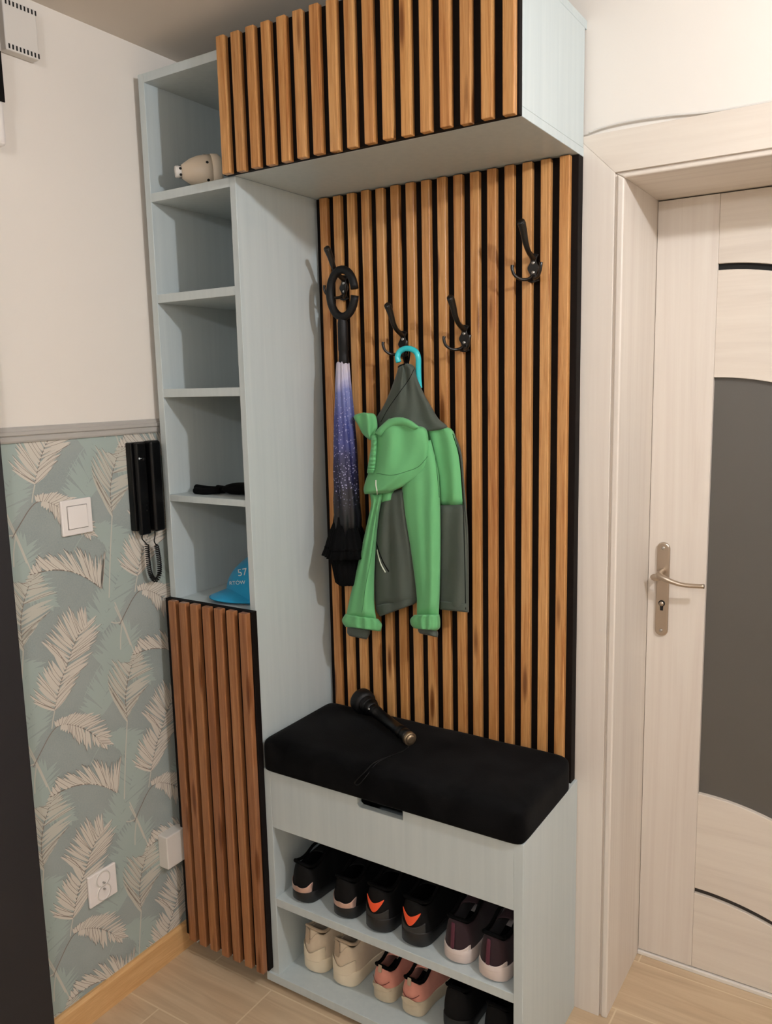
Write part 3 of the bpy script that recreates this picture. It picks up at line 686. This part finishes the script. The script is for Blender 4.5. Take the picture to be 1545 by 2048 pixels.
p = A+ax.normalized()*.072; side = Vector((-.35, -.85, .4)).normalized(); V, Fc = lathe_vf([(.0035, .014), (.0035, .0185), (.002, .0195)], 12, side, p); obj_vf('switch', V, Fc, STEEL, tr)
tb = Bq+Vector((.0, -.014, -.012))
tube('wrist_strap', [tb, (.672, -.262, CT+.003), (.660, -.305, CT+.004), (.648, -.340, CT-.001), (.640, -.3635, CT-.018), (.630, -.3735, .682), (.617, -.373, .668), (.606, -.3715, .667), (.611, -.372, .677), (.630, -.3655, .699), (.645, -.343, CT+.002), (.662, -.30, CT+.0045)], .0011, PLBM, tr, n=6)

# ================================================================== SHOES
def shoe(name, loc, rot, L, Wd, Hh, upper, sole, sole_h=.025, flare=1.04, accent=None, lining=FELT, collar=.36, label='', cat='shoe', group=None, style=''):
    r = empty(name, loc, label, cat, group); r.rotation_euler = (0, 0, rot); Wd *= 1.10
    ss = [0, .006, .018, .04, .075, .12, .17, .23, .30, .37, .44, .52, .60, .68, .76, .83, .89, .94, .975, .993, 1.0]
    def hw(t):   # half width
        a = .13; b = .72
        if t < a: e = math.sqrt(max(0, 1-((a-t)/a)**2))
        elif t > b: e = math.sqrt(max(0, 1-((t-b)/(1-b))**2))
        else: e = 1
        base = .40+.10*math.exp(-((t-.70)/.22)**2)-.03*math.exp(-((t-.36)/.12)**2)
        return max(.00005, Wd*base*e)
    def ht(t):   # top line of the upper
        if t < .36: return Hh*(.98-.16*math.sin(min(1, t/.30)*math.pi)*.9)
        if t < .45: return Hh*(1.0+.10*(t-.36)/.09)
        return Hh*(1.10-.78*((t-.45)/.55)**.95)
    def cx(t): return Wd*.05*math.sin(t*math.pi)
    nu = 20
    # sole
    V = []; Fc = []; ring = []
    order = [(t, 1) for t in ss] + [(t, -1) for t in ss[::-1][1:-1]]
    lay = [(0.0, .93*flare, .0), (.15, flare, 0), (.75, flare*1.0, 1), (1.0, .99*flare, 1)]
    for f, k, u in lay:
        for t, sg in order:
            toe = max(0, (t-.8)/.2)**2*.010*L/.27 if f < .5 else 0
            heel = max(0, (.05-t)/.05)*.004 if f < .3 else 0
            V.append(Vector((cx(t)+sg*hw(t)*k, (.5+(t-.5)*(1.015 if f > .1 else .985))*L, f*sole_h*(1+.25*math.exp(-(t/.18)**2))+toe+heel)))
    n = len(order)
    for a in range(len(lay)-1):
        for i in range(n): j = (i+1) % n; Fc.append((a*n+i, a*n+j, (a+1)*n+j, (a+1)*n+i))
    Fc.append(tuple(range(n))[::-1]); Fc.append(tuple((len(lay)-1)*n+i for i in range(n)))
    obj_vf('sole', V, Fc, sole, None, origin=(0, 0, 0), bevel=.0015).parent = r
    # upper: arch sections, open at the collar
    V = []; Fc = []
    for t in ss:
        h = ht(t); w_ = hw(t); z0 = sole_h*.8
        for i in range(nu+1):
            a = math.pi*i/nu; c = math.cos(a); sn = math.sin(a)
            opn = t < collar
            if opn:      # U shaped walls, leaning in
                q = min(1, 2*i/nu) if i <= nu/2 else min(1, 2*(nu-i)/nu)
                sg = 1 if i <= nu/2 else -1
                lean = 1-.30*q**1.5+.05*math.sin(q*math.pi)
                x = sg*w_*lean; z = z0+(h-z0)*q
                y = t*L + (.010*L/.27*math.exp(-(t/.06)**2))*math.sin(q*math.pi*.55)
                if t < .1: y += -.0035*math.sin(q*math.pi)
            else:
                x = w_*math.copysign(abs(c)**.75, c)*(1-.10*sn); z = z0+(h-z0)*(abs(sn)**.8); y = t*L
            V.append(Vector((cx(t)+x, y, z)))
    m = nu+1
    for k in range(len(ss)-1):
        for i in range(nu):
            if ss[k+1] < collar and i in (nu//2-1, nu//2): 
                if ss[k] > .001 or True:
                    pass
            if ss[k+1] < collar and (i == nu//2): continue
            if ss[k+1] < collar and (i == nu//2-1): continue
            Fc.append((k*m+i, k*m+i+1, (k+1)*m+i+1, (k+1)*m+i))
    me = bpy.data.meshes.new('upper'); me.from_pydata([tuple(v) for v in V], [], Fc); 
    bm = bmesh.new(); bm.from_mesh(me); bmesh.ops.remove_doubles(bm, verts=bm.verts, dist=.0004); bmesh.ops.recalc_face_normals(bm, faces=bm.faces); bm.to_mesh(me); bm.free()
    up = link('upper', me, upper, None, smooth=True, solid=.004, sub=1); up.parent = r
    # lining / insole
    poly = [(cx(t)+sg*hw(t)*.8, t*L*.98+.004) for t, sg in order if t < .6]
    V, Fc = prism_vf(poly, sole_h, sole_h+.012, 'z'); o = obj_vf('insole', V, Fc, lining, None, origin=(0, 0, 0), smooth=False); o.parent = r
    # padded collar
    cp = [Vector((cx(t)+sg*hw(t)*.72, t*L+.004, ht(t)-.001)) for t, sg in ([(t, 1) for t in ss[::-1] if .02 < t < collar+.03] + [(t, -1) for t in ss if .02 < t < collar+.03])]
    V, Fc = tube_vf(smooth_path(cp, 2), .0045, 8); o = obj_vf('collar', V, Fc, lining, None, origin=(0, 0, 0)); o.parent = r
    # tongue and laces
    V = []; 
    for k in range(7):
        t = .30+.05*k; 
        for i in range(7):
            s_ = -1+i/3; V.append(Vector((cx(t)+s_*.022*Wd/.085, t*L, ht(max(t, .45))+.010-(.012*max(0, (t-.45))/.1)-abs(s_)*.004+(.014 if k == 0 else (.006 if k == 1 else 0)))))
    Fc = [(k*7+i, k*7+i+1, (k+1)*7+i+1, (k+1)*7+i) for k in range(6) for i in range(6)]
    o = obj_vf('tongue', V, Fc, upper if isinstance(upper, bpy.types.Material) else upper[0], None, origin=(0, 0, 0), solid=.004); o.parent = r
    vf = []
    for k in range(4):
        t = .44+.05*k; vf.append(tube_vf(smooth_path([Vector((cx(t)-.02*Wd/.085, t*L, ht(t)*.97)), Vector((cx(t), t*L+.003, ht(t)+.006)), Vector((cx(t)+.02*Wd/.085, t*L, ht(t)*.97))], 4), .0022, 6))
    V, Fc = merge(*vf); o = obj_vf('laces', V, Fc, lining, None, origin=(0, 0, 0)); o.parent = r
    # patch that hugs the heel
    def heel_patch(nm, outline, mat, off=.0022, grid=14, th=.0015):
        xs = [p[0] for p in outline]; V = []; Fc = []; rows = []
        # outline given as list of (x, zlow, zhigh) columns
        for (x, zl, zh) in outline:
            cl = []
            for q in range(5):
                z = zl+(zh-zl)*q/4; qq = (z-sole_h*.8)/(Hh*.98-sole_h*.8); lean = 1-.30*max(0, min(1, qq))**1.5+.05*math.sin(max(0, min(1, qq))*math.pi) if qq > 0 else flare
                xx = min(.995, abs(x)/(Wd*.4*lean)); t = .13*(1-math.sqrt(1-xx*xx))
                cl.append(len(V)); yb = t*L-(.0035*math.sin(max(0, min(1, qq))*math.pi) if t < .1 else 0)+.010*L/.27*math.exp(-(t/.06)**2)*math.sin(max(0, min(1, qq))*math.pi*.55)
                if qq <= 0: yb = t*L-.003
                V.append(Vector((x, yb-off, z)))
            rows.append(cl)
        for a in range(len(rows)-1):
            for q in range(4): Fc.append((rows[a][q], rows[a+1][q], rows[a+1][q+1], rows[a][q+1]))
        o = obj_vf(nm, V, Fc, mat, None, origin=(0, 0, 0), solid=th, sub=1); o.parent = r; return o
    if accent: accent(heel_patch, r, sole_h, Hh, Wd, L)
    return r

S_BLK = newmat('black_mesh_upper', srgb(9, 9, 10), .75, Specular_IOR_Level=.2); S_SOLE = newmat('black_rubber_sole', srgb(20, 20, 22), .45)
ROSE = newmat('rose_gold_heel_band', srgb(216, 184, 172), .32, .75); ORAN = newmat('orange_heel_tab', srgb(235, 84, 44), .45)
DGR = newmat('dark_grey_heel_counter', srgb(38, 38, 38), .5); MAR = cloth('dark_maroon_knit', srgb(44, 16, 26), srgb(28, 10, 18), 200)
MAR2 = newmat('maroon_heel_pull', srgb(84, 34, 52), .6); WSO = newmat('white_foam_sole', srgb(216, 202, 196), .7)
BEI = cloth('cream_suede_and_mesh', srgb(228, 212, 188), srgb(216, 198, 172), 60); BSO = newmat('cream_sole', srgb(236, 222, 196), .6)
PNK = cloth('salmon_pink_mesh', srgb(228, 158, 140), srgb(214, 142, 126), 80); PSO = cloth('dirty_cream_sole', srgb(218, 204, 178), srgb(196, 180, 152), 60)
BRN = newmat('dark_red_thread', srgb(120, 58, 50), .6); LSL = cloth('cream_lining', srgb(196, 176, 150), srgb(176, 156, 132), 60)
def acc_rose(hp, r, sh, H, W, L):
    n = 21; hp('heel_band', [(x, sh*1.15, sh*1.15+.0125+.016*(abs(x)/(W*.385))**5+.003*math.exp(-(x/.007)**2)) for x in [-W*.388+W*.776*i/(n-1) for i in range(n)]], ROSE, .0034)['label'] = 'shiny rose gold heel band'
def acc_orange(hp, r, sh, H, W, L):
    n = 13; out = []
    for i in range(n):
        x = -W*.27+W*.54*i/(n-1); u = abs(x)/(W*.27); out.append((x, H*.42+.034*u**1.7, H*.60+.013*u**1.5+.001))
    hp('heel_tab', out, ORAN, .003)['label'] = 'orange heel tab'
    hp('heel_counter', [(x, sh*1.05, H*.40+.016*(abs(x)/(W*.39))**2) for x in [-W*.392+W*.784*i/16 for i in range(17)]], DGR, .0016)
def acc_mar(hp, r, sh, H, W, L):
    hp('heel_pull', [(x-.003, sh*1.25, H*.86) for x in [-.0055, -.002, .002, .0055]], MAR2, .003)
    hp('sole_wing', [(x, sh*.9, sh*1.28+.010*(abs(x)/(W*.38))**3) for x in [-W*.394+W*.788*i/18 for i in range(19)]], WSO, .0036)
def acc_beige(hp, r, sh, H, W, L):
    hp('heel_loop', [(x-W*.12, H*.60, H*.92) for x in [-.010, -.004, .004, .010]], LSL, .004)
    hp('heel_counter', [(x, sh*1.0, H*.46+.014*(abs(x)/(W*.39))**2-.004*math.cos(x*120)) for x in [-W*.394+W*.788*i/18 for i in range(19)]], BSO, .0036); hp('collar_seam', [(x, H*.78-.010*math.cos(x*150), H*.78-.010*math.cos(x*150)+.0016) for x in [-W*.33+W*.66*i/16 for i in range(17)]], LSL, .003, th=.0008)
def acc_pink(hp, r, sh, H, W, L):
    hp('heel_counter', [(x, sh*1.0, H*.46+.006*math.cos(x*90)) for x in [-W*.392+W*.784*i/16 for i in range(17)]], PSO, .0052)
    hp('heel_stitching', [(x, H*.60-.012*(1-(x/(W*.34))**2), H*.60-.012*(1-(x/(W*.34))**2)+.0022) for x in [-W*.34+W*.68*i/10 for i in range(11)]], BRN, .0032, th=.0008)
    hp('heel_loop', [(x, H*.80, H*1.0) for x in [-.006, 0, .006]], LSL, .004)
SZ, SB = .2648, .0405
shoe('trainer', (.3875, -.337, SZ), R(-6), .265, .082, .115, S_BLK, S_SOLE, .028, accent=acc_rose, label='black trainer with rose gold heel band, leftmost on the upper shoe shelf', group='shoes in the bench')
shoe('trainer', (.523, -.334, SZ), R(0), .265, .082, .115, S_BLK, S_SOLE, .028, accent=acc_rose, label='black trainer with rose gold heel band, beside the orange-tabbed pair', group='shoes in the bench')
shoe('trainer', (.624, -.336, SZ), R(-2), .28, .088, .128, S_BLK, S_SOLE, .032, accent=acc_orange, label='black trainer with orange heel tab, the left one of its pair', group='shoes in the bench')
shoe('trainer', (.727, -.335, SZ), R(-3), .28, .088, .128, S_BLK, S_SOLE, .032, accent=acc_orange, label='black trainer with orange heel tab, the right one of its pair', group='shoes in the bench')
shoe('trainer', (.845, -.334, SZ), R(0), .27, .080, .118, MAR, WSO, .030, flare=1.10, accent=acc_mar, label='dark maroon trainer with white sole, the left one of its pair', group='shoes in the bench')
shoe('trainer', (.940, -.344, SZ), R(-2), .27, .082, .118, MAR, WSO, .032, flare=1.10, accent=acc_mar, label='dark maroon trainer with white sole, next to the bench side panel', group='shoes in the bench')
shoe('trainer', (.392, -.302, SB), R(-4), .25, .084, .135, BEI, BSO, .036, flare=1.06, accent=acc_beige, lining=LSL, label='cream chunky trainer, leftmost on the lower shoe shelf', group='shoes in the bench')
shoe('trainer', (.492, -.304, SB), R(-1), .25, .085, .135, BEI, BSO, .036, flare=1.06, accent=acc_beige, lining=LSL, label='cream chunky trainer, beside the pink pair on the lower shelf', group='shoes in the bench')
shoe('trainer', (.612, -.298, SB), R(-3), .20, .070, .104, PNK, PSO, .036, flare=1.05, accent=acc_pink, label='small pink trainer, the left one, next to the cream pair', group='shoes in the bench')
shoe('trainer', (.700, -.300, SB), R(-2), .20, .070, .104, PNK, PSO, .036, flare=1.05, accent=acc_pink, label='small pink trainer, the right one, next to the black shoe', group='shoes in the bench')
shoe('trainer', (.818, -.292, SB), R(0), .26, .086, .125, S_BLK, S_SOLE, .03, label='plain black shoe beside the pink pair on the lower shelf', group='shoes in the bench')
shoe('trainer', (.928, -.296, SB), R(-2), .26, .086, .125, S_BLK, S_SOLE, .03, label='plain black shoe at the right end of the lower shelf', group='shoes in the bench')

# ================================================================== CAP, GLOVE, CREAM DEVICE ON THE COLUMN SHELVES
cp = empty('baseball_cap', (.19, -.22, 1.0412), 'bright blue baseball cap with white print in the lowest open compartment', 'cap')
cc = Vector((.226, -.205, 1.043)); V = []; Fc = []; nt, nr_ = 32, 10
for k in range(nr_+1):
    ph = k/nr_*math.pi/2
    for i in range(nt):
        th = 2*math.pi*i/nt; rx, ry, h = .130, .105, .122
        zz = h*math.sin(ph)**.85; sag = .012*math.sin(3*th)*math.cos(ph)*math.sin(ph)
        q = cc+Vector((rx*math.cos(ph)**1.15*math.cos(th), ry*math.cos(ph)**1.15*math.sin(th), zz+sag)); q.x = min(q.x, .281-.004*math.cos(ph)); V.append(q)
for k in range(nr_):
    for i in range(nt): j = (i+1) % nt; Fc.append((k*nt+i, k*nt+j, (k+1)*nt+j, (k+1)*nt+i))
crown = obj_vf('crown', V, Fc, CAPB, cp, sub=1)
V = []; Fc = []
for k in range(9):
    for i in range(17):
        a = R(-62+124*i/16); d = Vector((-.62, -.78, 0)); n_ = Vector((.78, -.62, 0)); u = k/8
        base = cc+d*(math.cos(a)*.098)+n_*(math.sin(a)*.098); L_ = .066*math.cos(a*1.15)
        p = base+d*L_*u; z = .010+.012*u*0-.004*u+.022*(1-(math.sin(a)/math.sin(R(62)))**2)*(1-.75*u)
        p.z = 1.0425+max(.001, z); V.append(p)
for k in range(8):
    for i in range(16): Fc.append((k*17+i, k*17+i+1, (k+1)*17+i+1, (k+1)*17+i))
obj_vf('brim', V, Fc, CAPB, cp, solid=.003)
# rows of print wrapped on the crown front
CT_ = BVHTree.FromPolygons([v.co+parent_world(crown) for v in crown.data.vertices], [tuple(p.vertices) for p in crown.data.polygons])
def cap_text(body, px, py, size, ang):
    cu = bpy.data.curves.new('print', 'FONT'); cu.body = body; cu.size = size; cu.align_x = 'CENTER'; cu.resolution_u = 3
    o = bpy.data.objects.new('tmp', cu); COL.objects.link(o); dg = bpy.context.evaluated_depsgraph_get(); me = bpy.data.meshes.new_from_object(o.evaluated_get(dg)); bpy.data.objects.remove(o)
    ok = True
    for v in me.vertices:
        x = v.co.x*math.cos(ang)-v.co.y*math.sin(ang); y = v.co.x*math.sin(ang)+v.co.y*math.cos(ang)
        q = at(px+x, py-y, y=-.2); d = (q-CAMP).normalized(); h = CT_.ray_cast(CAMP, d)
        v.co = (h[0]-d*.0022 if h[0] is not None else q)-parent_world(cp)
    me.materials.clear(); me.materials.append(WTXT); q = bpy.data.objects.new('printed_text', me); COL.objects.link(q); q.parent = cp
cap_text('57', 486, 1151, 20, R(10))
cap_text('RTÓW', 475, 1169, 10.5, R(4))

gl = empty('glove', (.2, -.24, 1.3245), 'flat black glove lying on the shelf above the blue cap', 'glove')
gb = Vector((0, 0, 1.3245))
def fing(pts, rad): return tube_vf(smooth_path([Vector((a, b, 1.3245+c)) for a, b, c in pts], 6), rad if not isinstance(rad, list) else rad, 10)
V, Fc = merge(fing([(.052, -.285, .0125), (.08, -.288, .011), (.115, -.285, .010), (.15, -.28, .012)], .0095), fing([(.075, -.312, .009), (.11, -.315, .009), (.15, -.30, .012)], .0088),
              fing([(.095, -.25, .009), (.13, -.255, .009), (.16, -.26, .012)], .0088), fing([(.115, -.225, .009), (.14, -.23, .009), (.17, -.245, .012)], .0085))
obj_vf('fingers', V, Fc, FELT, gl)
V, Fc = lathe_vf([(.012, 0), (.030, .015), (.038, .045), (.036, .075), (.030, .10), (.034, .13)], 28, (1, .05, .12), (.142, -.27, 1.3245+.016)); V = [Vector((v.x, v.y, 1.3265+max(.0, (v.z-1.3245)*.42+.004))) for v in V]
obj_vf('palm', V, Fc, FELT, gl, sub=1)
V, Fc = lathe_vf([(.006, 0), (.02, .02), (.028, .045), (.02, .06)], 20, (.8, .1, .5), (.215, -.262, 1.3245+.018)); V = [Vector((v.x, v.y, max(v.z, 1.3255))) for v in V]; obj_vf('cuff', V, Fc, FELT, gl)

dv = empty('bulb_shaped_device', (.14, -.30, ZC), 'cream bulb-shaped plastic device with round button end, top compartment', 'device')
ad = Vector((.62, .78, .05)); o0 = Vector((.096, -.338, ZC+.043))
V, Fc = lathe_vf([(.001, -.001), (.0125, -.001), (.014, .001), (.014, .016)], 28, ad, o0); obj_vf('button_end', V, Fc, PLW2, dv)
V, Fc = lathe_vf([(.016, .015), (.021, .022), (.030, .036), (.037, .054), (.0405, .072), (.041, .088)], 36, ad, o0); obj_vf('body', V, Fc, BEIGEP, dv)
V, Fc = lathe_vf([(.041, .087), (.0425, .088), (.0425, .104), (.036, .112), (.02, .115)], 36, ad, o0); obj_vf('base_ring', V, Fc, BEIGEP, dv)
axn = ad.normalized(); aa = axn.orthogonal().normalized(); bb = axn.cross(aa)
for hgt, rad_, n_, r_ in ((.0115, .0137, 6, .0034), (.0745, .0400, 6, .0036)):
    vf = []
    for i in range(n_):
        th = 2*math.pi*i/n_+.3; d = aa*math.cos(th)+bb*math.sin(th); vf.append(lathe_vf([(r_, -.001), (r_, .0008)], 10, d, o0+axn*hgt+d*rad_))
    V, Fc = merge(*vf); obj_vf('vent_holes', V, Fc, HOLE, dv, smooth=False)

# ================================================================== THINGS ON THE LEFT WALL
X = LW+.0006
sw = empty('light_switch', (LW, -.616, 1.302), 'white square rocker light switch on the palm wallpaper', 'light switch')
box('frame', (X, X+.009, -.6595, -.5735, 1.259, 1.345), PLW, sw, .003, seg=3)
o_ = box('rocker', (X+.0085, X+.0125, -.6435, -.5895, 1.275, 1.329), PLW, sw, .0015); o_.rotation_euler = (0, R(-2), 0)
box('gap_line', (X+.0088, X+.0092, -.6452, -.5878, 1.2733, 1.3307), GAPM, sw, 0)

sk = empty('power_socket', (LW, -.6275, .345), 'white double power socket low on the palm wallpaper', 'socket')
box('plate', (X, X+.009, -.6705, -.5845, .302, .387), PLW, sk, .003, seg=3)
V0 = []
for zz, ss_ in ((.3635, 1), (.326, -1)):
    V, Fc = lathe_vf([(.0215, 0), (.0215, .0015), (.0185, .0018), (.0175, -.006), (.001, -.006)], 28, (1, 0, 0), (X+.009, -.6275, zz), cap=False); o = obj_vf('outlet', V, Fc, PLW2, sk)
    V, Fc = merge(*[lathe_vf([(.0026, 0), (.0026, .001)], 10, (1, 0, 0), (X+.0036, -.6275+q, zz-.0)) for q in (-.0095, .0095)]); obj_vf('pin_hole', V, Fc, HOLE, o, smooth=False)
    V, Fc = lathe_vf([(.0024, 0), (.0024, .012), (.001, .0135)], 10, (1, 0, 0), (X+.004, -.6275, zz-.010*ss_)); obj_vf('earth_pin', V, Fc, STEEL, o)
jb = box('junction_box', (X, X+.036, -.4355, -.362, .290, .385), PLW2, None, .003, seg=3)
tag(jb, 'small white square junction box on the wall beside the slatted door', 'junction box')

ic = empty('intercom_phone', (LW, -.41, 1.35), 'black wall intercom phone with handset and coiled cord', 'intercom')
box('base', (X, X+.020, -.4525, -.38, 1.240, 1.468), PLB, ic, .003, seg=3)
box('key_panel', (X+.02, X+.034, -.4460, -.4130, 1.2290, 1.4665), PLB, ic, .005, seg=4)
hs = box('handset', (X+.014, X+.046, -.4090, -.3740, 1.2340, 1.4705), PLB, ic, .007, seg=5)
for z_, r_ in ((1.425, .0042), (1.322, .002), (1.306, .002), (1.292, .002)):
    V, Fc = lathe_vf([(r_, 0), (r_, .0018), (r_*.6, .0026)], 14, (1, 0, 0), (X+.034, -.425, z_)); obj_vf('button', V, Fc, PLBM if r_ > .003 else PLB, ic)
V, Fc = merge(lathe_vf([(.0026, 0), (.0026, .0004)], 12, (1, 0, 0), (X+.0342, -.4385, 1.4275)), boxvf(X+.0342, X+.0346, -.4365, -.4305, 1.4271, 1.4279)); obj_vf('key_symbol', V, Fc, WTXT, ic, smooth=False)
pts = [(X+.022, -.434, 1.232), (X+.022, -.436, 1.218), (X+.026, -.426, 1.200), (X+.028, -.427, 1.165), (X+.028, -.424, 1.130), (X+.028, -.414, 1.108), (X+.028, -.402, 1.104), (X+.028, -.392, 1.118), (X+.028, -.390, 1.150), (X+.028, -.395, 1.190), (X+.028, -.402, 1.207), (X+.028, -.398, 1.222), (X+.028, -.398, 1.236)]
path = smooth_path(pts, 40); coil = []; cum = 0
tot = sum((path[i+1]-path[i]).length for i in range(len(path)-1)); a_ = Vector((1, 0, 0))
for i in range(len(path)-1):
    d = (path[i+1]-path[i]); 
    for k in range(3):
        p = path[i]+d*(k/3); u = (cum+d.length*k/3)/tot; env = min(1, max(0, (u-.11)/.02), max(0, (.86-u)/.02)) if .11 < u < .86 else 0
        dn = d.normalized(); n1 = dn.cross(a_).normalized(); th = 2*math.pi*(cum+d.length*k/3)/.0052
        coil.append(p+(a_*math.cos(th)+n1*math.sin(th))*.0050*env)
    cum += d.length
V, Fc = tube_vf(coil, .0017, 5); obj_vf('coiled_cord', V, Fc, PLB, ic)

th_ = empty('vent_sensor_box', (LW, -.67, 2.37), 'white rectangular ventilated plastic box high on the left wall', 'sensor')
box('housing', (X, X+.026, -.712, -.632, 2.316, 2.418), PLW2, th_, .003, seg=3)
for zz in (2.3245, 2.4115):
    bs = [(X+.0200, X+.0268, -.706+i*.0088, -.7025+i*.0088, zz-.005, zz+.0045) for i in range(9)]
    box('vent_slots', bs, HOLE, th_, 0)
pn = empty('wall_control_unit', (LW, -.86, 2.28), 'white wall unit with glossy black front at the top left edge', 'wall unit')
box('housing', (X, X+.040, -1.02, -.7355, 2.112, CZ-.004), PLW, pn, .012, seg=5)
box('front_panel', (X+.0395, X+.0425, -1.015, -.7362, 2.200, CZ-.008), PLB, pn, .001)['label'] = 'black glossy front panel'
box('grey_band', (X+.042, X+.0432, -1.015, -.7362, 2.300, 2.335), TRIM, pn, .0005)

# black wardrobe side at the left edge of the view
wd = empty('black_wardrobe', (LW+.02, -1.05, 0), 'tall black wardrobe front at the left edge against the wallpaper', 'wardrobe')
box('body', (LW+.0145, LW+.030, -1.68, -.810, .004, 2.06), WARD, wd, .0015)

# ================================================================== CEILING LAMP AND ADDED FILL LAMP (above and behind the view)
def ceiling_lamp(loc, label, strength):
    x, y, z = loc; r = empty('pendant_or_fill_lamp', (x, y, CZ), label, 'lamp')
    m = newmat('glowing_bulb', (1, .95, .85, 1), .4, Emission_Color=LAMP_COL, Emission_Strength=strength)
    V, Fc = lathe_vf([(.05, -.022), (.055, -.018), (.055, 0)], 32, (0, 0, 1), (x, y, CZ)); obj_vf('ceiling_rose', V, Fc, PLW, r)
    V, Fc = lathe_vf([(.013, .038), (.016, .045), (.016, .085), (.006, .092), (.0035, .12)], 24, (0, 0, 1), (x, y, z)); obj_vf('socket', V, Fc, PLW, r)
    V, Fc = lathe_vf([(.001, -.030), (.014, -.0265), (.025, -.017), (.030, -.004), (.028, .010), (.018, .027), (.013, .040)], 20, (0, 0, 1), (x, y, z)); o = obj_vf('bulb', V, Fc, m, r)
ceiling_lamp(LAMP, 'bare bulb pendant lamp hanging above the hallway bench', LAMP_E)
ceiling_lamp((1.5, -2.75, 2.25), 'added unseen fill lamp behind the view, a bare hanging bulb', FILL_E)  # fill bulb added behind the camera to lift the shadows
